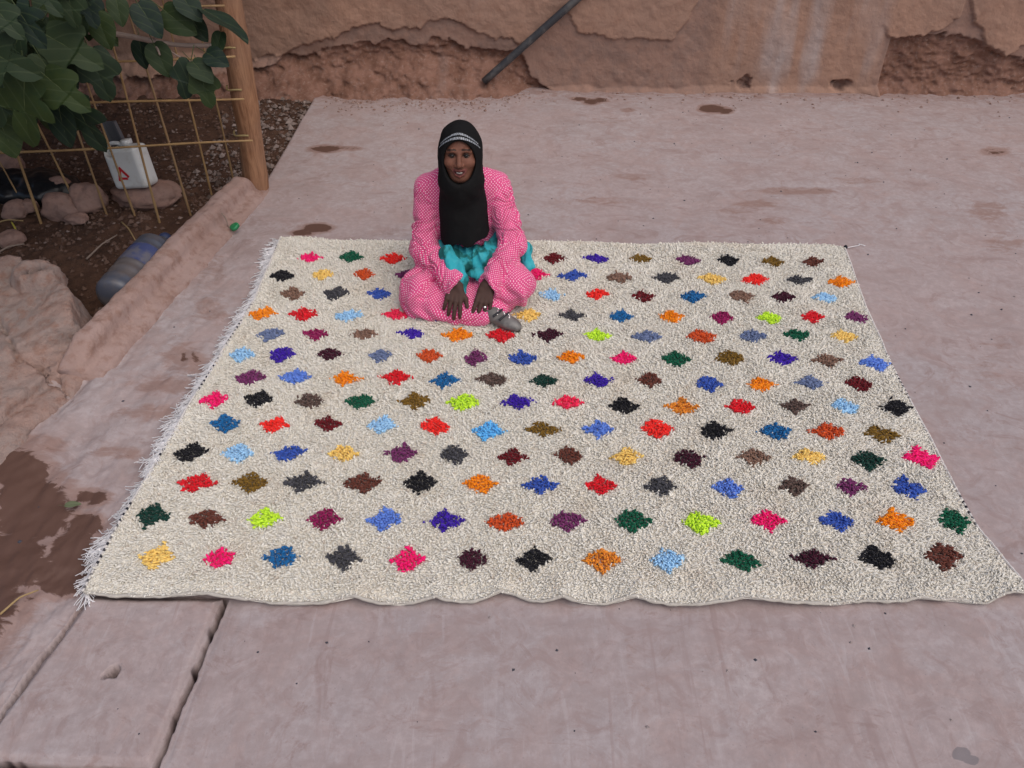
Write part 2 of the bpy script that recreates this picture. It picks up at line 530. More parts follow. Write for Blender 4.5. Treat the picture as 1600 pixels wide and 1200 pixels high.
# ---- kerb along the planting bed
def make_kerb():
    st = np.arange(2.74, 4.52, .012)
    prof = np.array([(-.02, -.05), (0, 0), (.010, .020), (.03, .030), (.062, .038), (.076, .055), (.088, .100), (.098, .118), (.114, .126), (.165, .128), (.182, .115), (.192, .08), (.20, 0), (.205, -.06), (.21, -.16)])
    prof = resample(prof, 40)
    S, Pk = np.meshgrid(np.arange(len(st)), np.arange(len(prof)), indexing='ij')
    Y = st[S]; sx = prof[Pk, 0]; z = prof[Pk, 1]
    wid = 1 + .05 * fbm(Y * 2.2, 0, 0, 6, 3); hei = 1 + .07 * fbm(Y * 3.1, 5, 0, 7, 3)
    endr = sstep(4.52, 4.40, Y) * sstep(2.70, 2.90, Y)
    x = edge_x(Y) + .008 - sx * wid
    z = np.where(z > 0, z * hei * (.25 + .75 * endr), z)
    n1 = fbm(x * 34, Y * 34, z * 34, 11, 3)
    x = x - .0045 * n1 - .004 * fbm(Y * 6, z * 9, 0, 15, 3); z = z + .0040 * fbm(x * 30, Y * 30, z * 30, 12, 3) * (z > -.02)
    V = np.stack([x, Y, z], -1).reshape(-1, 3)
    m = len(prof)
    return V, [grid_faces(len(st), m)[:, ::-1], np.arange(m)[::-1][None], ((len(st) - 1) * m + np.arange(m))[None]]
KERB = earth_mat('kerb_plaster', (.30, .205, .178, 1), (.34, .245, .222, 1), (.24, .145, .115, 1), 4.0, .008, .12)
Vk, Fk = make_kerb()
obj('kerb', np_mesh('kerb', Vk, Fk), KERB.m, label='low rounded concrete kerb between the terrace and the planting bed', cat='kerb')

# ---- broken block at the kerb's near end
def make_block():
    f = Field((-2.9, 1.9, -.14), (-1.55, 3.55, .40), .011)
    def slab(PG, top, k):
        def fn(X, Y, Z):
            d1 = poly_sd(X + 0 * Y, Y + 0 * X, [np.array(p) for p in PG]) + .03 * np.clip(Z / .12, -.6, 1.3)
            return np.maximum(d1, Z - top(X, Y))
        f.op((-2.9, 1.95, -.13), (-1.6, 3.54, .3), fn, k)
    slab([(-1.80, 3.07), (-1.97, 3.20), (-2.05, 3.40), (-2.42, 3.50), (-2.88, 3.2), (-2.88, 2.62), (-2.16, 2.70), (-1.86, 2.93)], lambda X, Y: .15 + .10 * (Y - 3.1) + .02 * np.sin(X * 9), .006)
    slab([(-1.83, 3.02), (-2.3, 3.2), (-2.88, 3.2), (-2.88, 1.98), (-2.10, 2.02), (-1.90, 2.80)], lambda X, Y: .075 - .18 * np.clip(X + 2.12, 0, .3) + .04 * (Y - 2.6), .008)
    a = PY(52, 426, 3.20); a[2] = .15
    for t in np.linspace(0, 1, 8):      # sloping foot down to the terrace
        p = np.array([-1.87, 2.95, -.05]) * (1 - t) + np.array([-2.06, 2.10, -.05]) * t
        f.ell(p + (.03, 0, -.01), (.08, .14, .075), None, .02)
    V, Q = f.mesh()
    n = vnormals(V, [Q])
    dsp = .009 * np.abs(fbm(V[:, 0] * 5, V[:, 1] * 5, V[:, 2] * 5, 41, 5)) + .007 * fbm(V[:, 0] * 16, V[:, 1] * 16, V[:, 2] * 16, 44, 4)
    def crack(p, q, w=.010, dep=.034):
        p, q = np.asarray(p[:2]), np.asarray(q[:2]); d = q - p
        t = np.clip(((V[:, 0] - p[0]) * d[0] + (V[:, 1] - p[1]) * d[1]) / (d @ d), 0, 1)
        dd = np.hypot(V[:, 0] - p[0] - t * d[0], V[:, 1] - p[1] - t * d[1]) + .012 * fbm(V[:, 0] * 18, V[:, 1] * 18, 0, 3, 3)
        return -dep * sstep(w * 1.6, w * .3, np.abs(dd)) * (V[:, 2] > -.02)
    for p, q in (((0, 505), (25, 553)), ((50, 555), (95, 585)), ((95, 585), (178, 520)), ((25, 553), (75, 553)), ((95, 585), (40, 640)), ((40, 640), (0, 690))):
        dsp = dsp + crack(G(*p, .10), G(*q, .10))
    return V + n * dsp[:, None], [Q]
BLOCK = earth_mat('block_concrete', (.30, .205, .175, 1), (.255, .200, .182, 1), (.225, .130, .100, 1), 4.5, .014, .15)
Vb, Fb = make_block()
obj('broken_concrete_block', np_mesh('broken_concrete_block', Vb, Fb), BLOCK.m, label='rough broken concrete block with a round pipe hole on top, at the kerb end', cat='block')

# broken pipe mouth cast into the top of the block
def pipe_mouth():
    c = G(54, 424, .195)
    pr = resample([(.125, -.09), (.112, -.03), (.098, .006), (.082, .020), (.062, .022), (.046, .014), (.036, -.004), (.031, -.03), (.028, -.12), (.002, -.12)], 26)
    th = np.linspace(0, 2 * math.pi, 48, endpoint=False)
    X = pr[:, 0][:, None] * np.cos(th); Y = pr[:, 0][:, None] * np.sin(th) * .85; Z = pr[:, 1][:, None] + 0 * th
    X, Y, Z = X + .012 * fbm(X * 14, Y * 14, Z * 14, 3, 4), Y + .010 * fbm(X * 14, Y * 14, Z * 14, 9, 4), Z + .009 * fbm(X * 16, Y * 16, 0, 5, 4)
    V = np.stack([X, Y, Z], -1).reshape(-1, 3) + c
    i = (np.arange(25)[:, None] * 48 + np.arange(48)[None]).ravel(); j = (np.arange(25)[:, None] * 48 + (np.arange(48)[None] + 1) % 48).ravel()
    return np_mesh('pipe_mouth', V, [np.stack([i, j, j + 48, i + 48], 1)])
obj('pipe_mouth', pipe_mouth(), BLOCK.m, parent=bpy.data.objects['broken_concrete_block'])

# ---- planting bed soil
sx = np.concatenate([np.linspace(-7, -3.6, 16)[:-1], np.arange(-3.6, -1.33, .016)])
sy = np.concatenate([np.linspace(.5, 2.4, 12)[:-1], np.arange(2.4, 6.6, .016)])
SX, SY = np.meshgrid(sx, sy, indexing='ij')
SZ = -.055 + .022 * fbm(SX * 2.2, SY * 2.2, 0, 51, 4) + .010 * fbm(SX * 14, SY * 14, 0, 55, 4) + .05 * sstep(5.3, 6.2, SY) - .03 * sstep(-1.9, -1.6, SX) * sstep(4.0, 3.2, SY)
def soil_z(x, y):
    return float(-.055 + .022 * fbm(x * 2.2, y * 2.2, 0, 51, 4) + .010 * fbm(x * 14, y * 14, 0, 55, 4) + .05 * sstep(5.3, 6.2, y) - .03 * sstep(-1.9, -1.6, x) * sstep(4.0, 3.2, y))
SOIL = earth_mat('bed_soil', (.068, .037, .026, 1), (.105, .058, .040, 1), (.046, .027, .020, 1), 5.0, .02, .25)
obj('planting_bed_soil', np_mesh('planting_bed_soil', np.stack([SX, SY, SZ], -1).reshape(-1, 3), [grid_faces(len(sx), len(sy))]), SOIL.m, kind='structure')

# ---- adobe wall
def wall_y(x):
    return 6.17 - .028 * x

def curve(pts):                        # pixel polyline -> z as a function of x on the wall
    q = np.array([PY(p[0], p[1], wall_y(PY(p[0], p[1], 6.15)[0])) for p in pts])
    return lambda x: np.interp(x, q[:, 0], q[:, 2])

wx = np.concatenate([np.linspace(-9, -4.2, 20)[:-1], np.arange(-4.2, 4.3, .0095), np.linspace(4.3, 10, 20)])
wz = np.concatenate([np.arange(-.12, .80, .0085), np.linspace(.80, 1.1, 12)[1:], np.linspace(1.1, 2.9, 10)[1:]])
WX, WZ = np.meshgrid(wx, wz, indexing='ij')
jag = .028 * fbm(WX * 7, WZ * 7, 0, 61, 4) + .012 * fbm(WX * 26, WZ * 26, 0, 63, 3)
jag2 = .030 * fbm(WX * 6, WZ * 9, 0, 65, 4) + .012 * fbm(WX * 24, WZ * 24, 0, 66, 3)
A = curve([(-400, 110), (250, 110), (350, 97), (400, 92), (455, 80), (480, 68), (515, 58), (550, 40), (600, 45), (640, 47), (680, 36), (700, 32), (720, 42), (745, 50), (775, 62), (800, 55), (812, 72), (850, 40), (885, 24), (905, 42), (960, 58), (1050, 60), (1068, 40), (1090, 5), (1100, -30), (1180, -40), (1340, -40), (1362, 5), (1380, 42), (1400, 56), (1440, 58), (1475, 48), (1500, 30), (1513, -20), (1524, 40), (1545, 66), (1575, 80), (1600, 72), (2200, 90)])
B = curve([(-400, 130), (350, 112), (420, 100), (470, 88), (520, 75), (560, 66), (600, 66), (640, 70), (680, 64), (700, 66), (740, 76), (780, 84), (812, 80), (830, 125), (880, 150), (1050, 160), (1100, 200), (1355, 200), (1365, 108), (1385, 60), (1500, 60), (1600, 95), (2200, 110)])
over_a = sstep(-.006, .006, WZ + jag - A(WX))
over_b = sstep(-.007, .007, WZ + jag2 - B(WX))
xl = lambda px: PY(px, 100, wall_y(0))[0]
colm = sstep(xl(1085), xl(1125), WX + .5 * jag) * sstep(xl(1375), xl(1352), WX + .5 * jag)     # pale column running to the floor
dep = np.zeros_like(WX)                                    # + is towards the wall's inside
under = .020 + .007 * fbm(WX * 5, WZ * 5, 0, 71, 3)
earth = .050 + .024 * fbm(WX * 5, WZ * 9, 0, 73, 4) + .012 * fbm(WX * 20, WZ * 34, 0, 74, 3)
dep = over_a * 0 + (1 - over_a) * (over_b * under + (1 - over_b) * earth)
dep = dep * (1 - colm) + colm * (.012 + .010 * fbm(WX * 3, WZ * 1.3, 0, 75, 3))
dep += .008 * fbm(WX * 2.2, WZ * 2.2, 0, 77, 3) + .003 * fbm(WX * 18, WZ * 18, 0, 78, 3)
# talus and worn foot
xleft = sstep(xl(835), xl(770), WX)
tal_h = .20 * xleft + .035 + .035 * sstep(xl(1360), xl(1420), WX)
tal_w = .19 * xleft + .05
tt = np.clip(1 - (WZ + .02 * fbm(WX * 6, WZ * 6, 0, 80, 3)) / tal_h, 0, 1.4)
dep = dep - tal_w * tt ** 1.3 * (1 - .75 * colm)
dep += (.022 * fbm(WX * 3.3, WZ * 4, 0, 81, 3) + .009 * fbm(WX * 22, WZ * 22, 0, 82, 3)) * np.clip(tt * 3, 0, 1) * (1 - .6 * colm)
# two knocked out holes at the column's foot
hole_m = np.zeros_like(WX)
for hx, hz, rw, rh in ((1162, 130, .075, .05), (1314, 132, .08, .05)):
    p = PY(hx, hz, wall_y(1.2))
    q = np.hypot((WX - p[0]) / rw, (WZ - p[2]) / rh) + .35 * fbm(WX * 18, WZ * 18, 0, 83, 3)
    hm = sstep(1.0, .72, q); hole_m = np.maximum(hole_m, hm)
    dep += hm * (.05 + .03 * fbm(WX * 24, WZ * 24, 0, 84, 2))
# groove line in the column
WYY = wall_y(WX) + dep
pale = colm * np.clip(.28 + .6 * fbm(WX * 4.2 + .25 * WZ, WZ * .7, 0, 85, 3) + .25 * fbm(WX * 14, WZ * 2, 0, 86, 3), 0, 1) * sstep(.02, .25, WZ)
def pst(px, w):                                            # lime streaks running down the column
    q0, q1 = PY(px[0], 0, wall_y(1.2)), PY(px[1], 120, wall_y(1.2))
    cx = q0[0] + (q1[0] - q0[0]) * (q0[2] - WZ) / (q0[2] - q1[2])
    return np.exp(-((WX - cx) / w) ** 2)
pale = np.clip(pale + colm * (.62 * pst((1245, 1212), .042) + .62 * pst((1283, 1262), .06)) * (.75 + .5 * fbm(WX * 9, WZ * 5, 0, 88, 3)) - .5 * colm * pst((1260, 1240), .026), 0, 1)
lay = np.stack([np.clip(over_a + colm, 0, 1), np.clip(over_b + over_a, 0, 1), pale], -1).reshape(-1, 3)
lay[:, 0] *= 1 - hole_m.reshape(-1)
wm = Mat('adobe_plaster', rough=.93, spec=.12)
ly = wm.n('Attribute'); ly.attribute_name = 'layer'
sp = wm.n('SeparateColor'); wm.nt.links.new(ly.outputs['Color'], sp.inputs[0])
n1 = wm.noise(2.0, 5, .6, dist=.5); n2 = wm.noise(9, 5, .65); n3 = wm.noise(48, 4, .65)
pl = wm.mix(wm.ramp(n1, .35, .65), (.350, .212, .155, 1), (.300, .190, .145, 1))
pl = wm.mix(wm.ramp(n2, .5, .7, 0, .5), pl, (.255, .145, .105, 1))
un = wm.mix(wm.ramp(n2, .4, .65), (.285, .178, .140, 1), (.240, .158, .130, 1))
ea = wm.mix(wm.ramp(n2, .35, .65), (.165, .085, .060, 1), (.235, .130, .098, 1))
ea = wm.mix(wm.ramp(n3, .5, .75, 0, .6), ea, (.30, .215, .185, 1))
colr = wm.mix(sp.outputs[1], ea, un)
colr = wm.mix(sp.outputs[0], colr, pl)
colr = wm.mix(wm.math('MULTIPLY', sp.outputs[2], .66), colr, (.38, .335, .33, 1))
grey = wm.noise(1.6, 4, .6, wm.coord(scale=(1.6, 1, .7)), .8)
colr = wm.mix(wm.ramp(grey, .58, .76, 0, .32), colr, (.23, .185, .172, 1))
wm.color(colr)
wm.bump(wm.math('ADD', wm.math('MULTIPLY', n2, .8), wm.math('MULTIPLY', n3, .6)), .012, .75)
obj('adobe_wall', np_mesh('adobe_wall', np.stack([WX, WYY, WZ], -1).reshape(-1, 3), [grid_faces(len(wx), len(wz))], True, {'layer': lay}), wm.m,
    label='long reddish adobe wall with crumbling plaster and eroded base', cat='wall')
# wall thickness: back and top
V = np.array([[-9, 6.75, -.12], [10, 6.75, -.12], [10, 6.75, 2.9], [-9, 6.75, 2.9], [-9, 6.42, 2.9], [10, 5.89, 2.9], [-9, 6.42, -.12], [10, 5.89, -.12]])
wb = obj('wall_core', np_mesh('wall_core', V, [np.array([[0, 3, 2, 1], [3, 4, 5, 2], [0, 6, 4, 3], [1, 2, 5, 7]])], False), wm.m, parent=bpy.data.objects['adobe_wall'])

# ---- dark pipe leaning on the wall
p0, p1 = PY(757, 127, 6.075), PY(903, 0, 6.105)
p0 = np.array([p0[0], p0[1], p0[2]])
dirp = (p1 - p0) / np.linalg.norm(p1 - p0)
pp = [p0 - dirp * .005, p0 + dirp * .45, p0 + dirp * 1.0, p0 + dirp * 2.0]
pp = smooth_path(pp, 24); pp[:, 2] += .012 * np.sin(np.linspace(0, 3.1, 24))
pm = Mat('black_hose_plastic', (.035, .037, .042, 1), .48, .45)
nn = pm.noise(18, 4, .6)
pm.color(pm.mix(pm.ramp(nn, .4, .7), (.032, .034, .040, 1), (.085, .082, .082, 1)))
V, F = tube(pp, .027, 16)
obj('drain_pipe', np_mesh('drain_pipe', V, F), pm.m, label='dark grey plastic pipe slanting down across the adobe wall', cat='pipe')

# ---- cane fence with its post
fence = empty('cane_fence', G(402, 298), 'fence of tied yellow canes with a stout round wooden post', 'fence')
def fpart(name, V, F, mat):
    return obj(name, np_mesh(name, V - np.array(fence.location), F), mat, parent=fence)
wood = Mat('post_wood', rough=.8, spec=.2)
g1 = wood.noise(6, 6, .65, wood.coord(scale=(7, 7, .7)), 1.0); g2 = wood.noise(3, 3)
wood.color(wood.mix(wood.ramp(g2, .4, .65, 0, .6), wood.mix(wood.ramp(g1, .3, .7), (.185, .085, .045, 1), (.36, .195, .110, 1)), (.27, .165, .115, 1)))
wood.bump(g1, .008, .9)
pb = G(400, 297); pt = PY(356, 0, 4.50); dd = (pt - pb) / np.linalg.norm(pt - pb)
pts = np.array([pb + dd * s for s in np.linspace(-.15, 2.1, 46)])
pts[:, 0] += .012 * np.sin(np.linspace(0, 5, 46)); pts[:, 1] += .01 * np.cos(np.linspace(0, 4, 46))
V, F = tube(pts, .072 - .012 * np.linspace(0, 1, 46) + .005 * fbm(np.linspace(0, 9, 46), 0, 0, 3, 3), 22)
ax = pts[np.repeat(np.arange(46), 22)]; rv = V - ax
th = np.arctan2(rv[:, 1], rv[:, 0])
V = ax + rv * (1 + .07 * fbm(np.cos(th) * 1.6, np.sin(th) * 1.6, V[:, 2] * 1.2, 14, 4))[:, None]
fpart('post', V, F, wood.m)
cane = Mat('dry_cane', rough=.55, spec=.35)
cn = cane.noise(12, 4, .6)
rnd = cane.objrand()
cane.color(cane.mix(cane.ramp(cn, .4, .7, 0, .7), cane.mix(rnd, (.34, .215, .095, 1), (.25, .16, .085, 1)), (.22, .13, .06, 1)))
def cane_geo(a, b, r0, r1, seed):
    n = 26; t = np.linspace(0, 1, n)
    P = a + (b - a) * t[:, None]
    L = np.linalg.norm(b - a)
    P[:, 0] += .006 * L * np.sin(t * 4 + seed) * t; P[:, 1] += .006 * L * np.cos(t * 3.3 + seed) * t
    r = r0 + (r1 - r0) * t
    r = r * (1 + .22 * (np.arange(n) % 6 == 3))
    return tube(P, r, 8)
cb = [((36, 319), (4, 262), .006), ((64, 349), (26, 240), .011), ((122, 325), (64, 204), .009), ((167, 336), (129, 225), .009), ((212, 340), (163, 206), .009),
      ((249, 346), (208, 195), .010), ((298, 337), (251, 184), .010), ((330, 302), (294, 155), .009), ((366, 288), (341, 172), .008), ((-8, 338), (-45, 235), .009), ((-60, 342), (-110, 235), .010)]
fxy = []
for i, (q, t_, r) in enumerate(cb):
    a = G(q[0], q[1], -.05)
    b = PY(t_[0], t_[1], a[1] + .02)
    d = (b - a) / (b - a)[2]
    a = a - d * .06
    V, F = cane_geo(a, a + d * (1.42 + .08 * math.sin(i * 2.3)), r * .72, r * .45, i)
    fpart('cane', V, F, cane.m); fxy.append((a, d))
def yline(x):
    return 4.10 + .115 * (np.asarray(x) + 3.2)
for (zz, dz, x0) in ((.393, .004, -3.3), (.636, -.010, -3.2), (.838, .0, -3.2), (1.08, 0, -3.3), (1.30, .01, -3.3)):
    x = np.linspace(x0, -1.40, 30)
    P = np.stack([x, yline(x) - .02, zz + dz * np.linspace(-1, 1, 30) + .003 * np.sin(x * 5 + zz * 9)], 1)
    V, F = tube(P, np.linspace(.0076, .0055, 30) * (1 + .2 * (np.arange(30) % 7 == 2)), 8)
    fpart('rail_cane', V, F, cane.m)
tie = Mat('tie_straw', (.30, .23, .11, 1), .8)
for zz in (.36, .615, .835, 1.08):
    c = pb + dd * (zz / dd[2])
    th = np.linspace(R(175), R(290), 14)
    P = np.stack([c[0] + .074 * np.cos(th), c[1] + .074 * np.sin(th), zz + .006 * np.sin(th * 3)], 1)
    V, F = tube(P, .0055, 6)
    fpart('tie', V, F, tie.m)

# ---- fig tree reaching over the fence
fig = empty('fig_tree', (-3.25, 3.62, -.05), 'fig tree with broad lobed green leaves hanging over the cane fence', 'tree')
FO = np.array(fig.location)
bark = Mat('fig_bark', rough=.85, spec=.2)
bn = bark.noise(20, 5, .6, bark.coord(scale=(1, 1, .4)))
bark.color(bark.mix(bn, (.16, .115, .095, 1), (.30, .235, .205, 1))); bark.bump(bn, .006, .7)
def fig_limb(name, pts, r0, r1, n=26):
    P = smooth_path(pts, n)
    V, F = tube(P, np.linspace(r0, r1, n) * (1 + .06 * np.sin(np.arange(n) * 1.7)), 10)
    obj(name, np_mesh(name, V - FO, F), bark.m, parent=fig)
    return P
fig_limb('trunk', [(-3.25, 3.62, -.1), (-3.22, 3.60, .5), (-3.15, 3.55, 1.0), (-3.1, 3.5, 1.5), (-3.0, 3.5, 2.2)], .075, .035)
bA = [PY(95, 44, 3.45), PY(150, 50, 3.52), PY(185, 53, 3.56), PY(215, 58, 3.58), PY(245, 67, 3.6), PY(262, 70, 3.6), PY(300, 72, 3.62), PY(331, 71, 3.62)]
L1 = fig_limb('limb', [(-3.16, 3.55, .95), (-2.8, 3.45, 1.15)] + bA, .026, .0085, 40)
tipm = Mat('cut_wood', (.55, .47, .40, 1), .7)
V, F = tube([bA[-1] - (.002, 0, 0), bA[-1] + (.012, 0, 0)], [.0095, .008], 10)
obj('cut_end', np_mesh('cut_end', V - FO, F), tipm.m, parent=fig)
fig_limb('twig', [PY(240, 66, 3.6), PY(243, 55, 3.58), PY(246, 47, 3.56)], .006, .004, 8)
fig_limb('twig', [PY(240, 66, 3.6), PY(246, 76, 3.57), PY(250, 86, 3.55)], .006, .004, 8)
fig_limb('twig', [PY(258, 74, 3.6), PY(275, 86, 3.58), PY(298, 97, 3.56)], .005, .003, 10)
fig_limb('limb', [(-3.2, 3.58, .6), (-2.75, 3.2, .95), PY(40, 120, 3.05)], .022, .008, 22)
fig_limb('limb', [(-3.1, 3.52, 1.2), (-2.6, 3.3, 1.45), PY(60, -10, 3.15), PY(140, -5, 3.2)], .024, .008, 22)
fig_limb('limb', [(-3.1, 3.5, 1.4), (-2.4, 3.5, 1.6), PY(250, -40, 3.65), PY(330, -5, 3.7)], .024, .006, 22)

def leaf_mesh(kind, npt=26, fr=(0.0, .35, .7, 1.0)):
    """lobed blade, length 1 along +y from the stalk joint, gently folded and curled"""
    if kind == 0:    # five lobes
        half = [(0, 0), (.10, -.10), (.24, -.12), (.36, -.03), (.33, .08), (.26, .17), (.38, .20), (.50, .33), (.50, .46), (.40, .50), (.27, .46), (.17, .47), (.21, .62), (.22, .78), (.15, .92), (0, 1.02)]
    elif kind == 1:  # three lobes
        half = [(0, 0), (.12, -.08), (.26, -.06), (.34, .08), (.36, .20), (.45, .32), (.47, .46), (.38, .55), (.26, .55), (.20, .60), (.22, .74), (.16, .90), (0, 1.0)]
    else:            # nearly entire
        half = [(0, 0), (.13, -.05), (.27, .02), (.36, .16), (.40, .34), (.37, .52), (.30, .68), (.20, .84), (.09, .95), (0, 1.0)]
    H = resample(half, npt)
    rows = []
    for f in fr:
        for s in (1,):
            q = H.copy()
            mid = np.stack([np.zeros(len(H)), np.clip(H[:, 1], .0, 1.0)], 1)
            rows.append(mid + (q - mid) * f)
    V2 = np.stack(rows, 0)                       # 4 x 26 x 2
    def side(sg):
        x, y = V2[..., 0] * sg, V2[..., 1]
        z = .22 * np.abs(x) - .28 * y * y * (1 - .3 * np.abs(x)) - .20 * x * x * 2 + .03 * np.sin(y * 9 + sg) * np.abs(x) * 2
        return np.stack([x, y, z], -1).reshape(-1, 3)
    F = grid_faces(len(fr), npt)
    Va, Vb_ = side(1), side(-1)
    V = np.concatenate([Va, Vb_]); Fs = [F[:, ::-1], F + len(Va)]
    # stalk and raised midrib
    Vs, Fst = tube([(0, -.45, .10), (0, -.25, .05), (0, 0, 0), (0, .3, -.028), (0, .6, -.105), (0, .9, -.232)], [.013, .013, .014, .011, .008, .004], 5)
    V, Fs = join([(V, Fs), (Vs, Fst)])
    vein = np.concatenate([np.zeros(len(Va) * 2), np.ones(len(Vs))])
    return np_mesh('leaf', V, Fs, True, {'vein': vein})
leafm = Mat('fig_leaf', rough=.62, spec=.22)
lr = leafm.objrand()
lc = leafm.mix(lr, (.008, .018, .014, 1), (.026, .042, .010, 1))
lc = leafm.mix(leafm.ramp(leafm.noise(7, 3), .4, .7, 0, .5), lc, (.013, .029, .011, 1))
wv = leafm.n('TexWave', wave_type='BANDS', bands_direction='DIAGONAL'); wv.inputs['Scale'].default_value = 2.4
leafm.nt.links.new(leafm.coord(), wv.inputs['Vector'])
lc = leafm.mix(leafm.ramp(wv.outputs['Fac'], .93, 1.0, 0, .35), lc, (.055, .075, .035, 1))
lc = leafm.mix(leafm.math('MULTIPLY', leafm.attr('vein'), .7), lc, (.07, .09, .035, 1))
leafm.color(lc)
LM = [leaf_mesh(k) for k in range(3)]
for me in LM:
    me.materials.append(leafm.m)
def put_leaf(P, tip_dir, normal, size, kind):
    y = Vector(tip_dir).normalized(); z = Vector(normal); z = (z - y * z.dot(y)).normalized(); x = y.cross(z)
    M4 = Matrix((x, y, z)).transposed().to_4x4()
    M4 = Matrix.Translation(Vector(P - FO)) @ M4 @ Matrix.Scale(size, 4)
    o = obj('leaf', LM[kind], parent=fig); o.matrix_basis = M4
def leaf_px(cx, cy, tx, ty, Y, kind, dn=(0, 0, 0), Yt=None):
    """stalk joint at a pixel, tip at another; the blade faces up and outwards"""
    a = PY(cx, cy, Y); b = PY(tx, ty, Y - .06 if Yt is None else Yt)
    nrm = np.array([.1, -.72, .62]) + np.array(dn)
    put_leaf(a, b - a, nrm, np.linalg.norm(b - a), kind)
for q in [(38, 128, 32, 232, 3.0, 0), (70, 118, 132, 172, 3.05, 1), (-25, 75, 50, 118, 2.95, 0), (25, 10, 62, 72, 3.0, 0), (72, 55, 152, 98, 3.2, 1), (-10, 10, 30, 55, 2.95, 1), (105, -18, 115, 42, 3.2, 1),
          (118, 160, 152, 240, 3.15, 0), (92, 165, 100, 232, 3.1, 2), (180, -5, 190, 38, 3.5, 2), (215, 5, 250, 55, 3.55, 2), (255, 15, 300, 52, 3.6, 2), (280, -10, 312, 28, 3.6, 2),
          (240, 68, 262, 118, 3.58, 2), (298, 97, 286, 156, 3.56, 1), (300, 96, 330, 124, 3.55, 2), (312, 112, 330, 168, 3.56, 1), (322, 82, 352, 98, 3.56, 2), (218, 62, 222, 106, 3.62, 2), (140, 80, 172, 158, 3.3, 1),
          (60, 85, 95, 140, 3.15, 1), (10, 125, -20, 200, 3.05, 1), (-5, 180, 25, 245, 3.1, 2), (150, 20, 170, 75, 3.4, 2), (130, -10, 150, 40, 3.3, 1), (60, -20, 90, 20, 3.1, 0), (345, 50, 335, 84, 3.6, 2), (300, 30, 320, 62, 3.66, 2)]:
    leaf_px(*q, dn=(random.uniform(-.35, .35), random.uniform(-.3, .3), random.uniform(-.25, .25)))
leaf_px(318, 16, 392, 47, 3.62, 2, dn=(-.1, 1.0, .55))
for i in range(66):         # the shaded inner leaves
    px, py = random.uniform(-60, 140), random.uniform(-60, 165)
    if px > 95 and py > 95:
        px -= 60
    Y = random.uniform(3.2, 3.6)
    leaf_px(px, py, px + random.uniform(-35, 45), py + random.uniform(35, 75), Y, random.choice([0, 1, 1, 2]), dn=[random.uniform(-.8, .8) for _ in range(3)])
for i in range(160):         # unseen leaves above and beside the picture, added for shade
    c = np.array([random.uniform(-3.9, -1.9), random.uniform(2.7, 4.2), random.uniform(1.45, 2.5)])
    px, py = proj(*c)
    if py > -25 and px > -60:
        continue
    tdir = np.array([random.uniform(-.8, .8), random.uniform(-.8, .4), random.uniform(-1, -.2)])
    put_leaf(c, tdir, (random.uniform(-.4, .4), random.uniform(-.6, .2), 1), random.uniform(.16, .27), random.choice([0, 1, 2]))

# unseen low canopy of leaves, added to darken the bed and left wall
def added_shade_crown():
    lo_ = leaf_mesh(1, 13, (0.0, 1.0)); base = np.array([v.co[:] for v in lo_.vertices]); polys = [np.array(p.vertices[:]) for p in lo_.polygons]
    quads = np.array([p for p in polys if len(p) == 4]); k = 5200
    r_ = np.random.default_rng(5)
    C = np.stack([r_.uniform(-5.2, -1.35, k), r_.uniform(2.6, 6.1, k), r_.uniform(.95, 2.9, k)], 1)
    dd_ = ((C[:, 0] + 3.2) / 1.85) ** 2 + ((C[:, 1] - 4.4) / 1.7) ** 2 + ((C[:, 2] - 1.9) / 1.0) ** 2
    C = C[dd_ < 1]
    px, py = proj(C[:, 0], C[:, 1], C[:, 2]); C = C[(py < -75) | (px < -150)]
    Vs = []
    for c in C:
        y = Vector((r_.uniform(-.9, .9), r_.uniform(-.9, .9), r_.uniform(-1, 0))).normalized(); z = Vector((r_.uniform(-.5, .5), r_.uniform(-.5, .5), 1)); z = (z - y * z.dot(y)).normalized()
        Vs.append(c + base @ np.array([y.cross(z), y, z]) * r_.uniform(.16, .26))
    V = np.concatenate(Vs); n_ = len(base)
    F = (quads[None] + n_ * np.arange(len(C))[:, None, None]).reshape(-1, 4)
    return np_mesh('added_shade_crown', V - FO, [F], True, {'vein': np.zeros(len(V))})
obj('added_shade_crown', added_shade_crown(), leafm.m, parent=fig, kind='stuff')

# ---- stones in the bed
def rock_mesh(seed, r, flat=.8, sub=4):
    import bmesh
    bm = bmesh.new(); bmesh.ops.create_icosphere(bm, subdivisions=sub, radius=1.0)
    V = np.array([v.co[:] for v in bm.verts]); F = np.array([[v.index for v in f.verts] for f in bm.faces]); bm.free()
    d = 1 + .22 * fbm(V[:, 0] * 1.1 + seed, V[:, 1] * 1.1, V[:, 2] * 1.1, 90 + seed, 3) + .03 * fbm(V[:, 0] * 6, V[:, 1] * 6, V[:, 2] * 6, seed, 3)
    V = V * d[:, None]
    V[:, 2] = np.where(V[:, 2] < 0, V[:, 2] * .7, V[:, 2])
    return np_mesh('stone', V * np.array([r[0], r[1], r[2]]), [F])
STONE = earth_mat('pink_stone', (.30, .185, .150, 1), (.25, .165, .140, 1), (.20, .125, .105, 1), 7.0, .008, .1)
def stone(px, py, wpx, hz, depth, label, seed, zb=None, rot=0):
    """px,py: the stone's foot in the middle; wpx: width in pixels"""
    z0 = soil_z(*G(px, py, -.05)[:2]) if zb is None else zb
    p = G(px, py, z0); s = wpx / 2 / FPX * (p[1] * CP + (CAM_H - z0) * SP)
    o = obj('stone', rock_mesh(seed, (s, depth, hz)), STONE.m, label=label, cat='stone', group='stones in the planting bed')
    o.location = (p[0], p[1] + depth * .8, z0 + hz * .45); o.rotation_euler = (0, 0, rot)
    return o
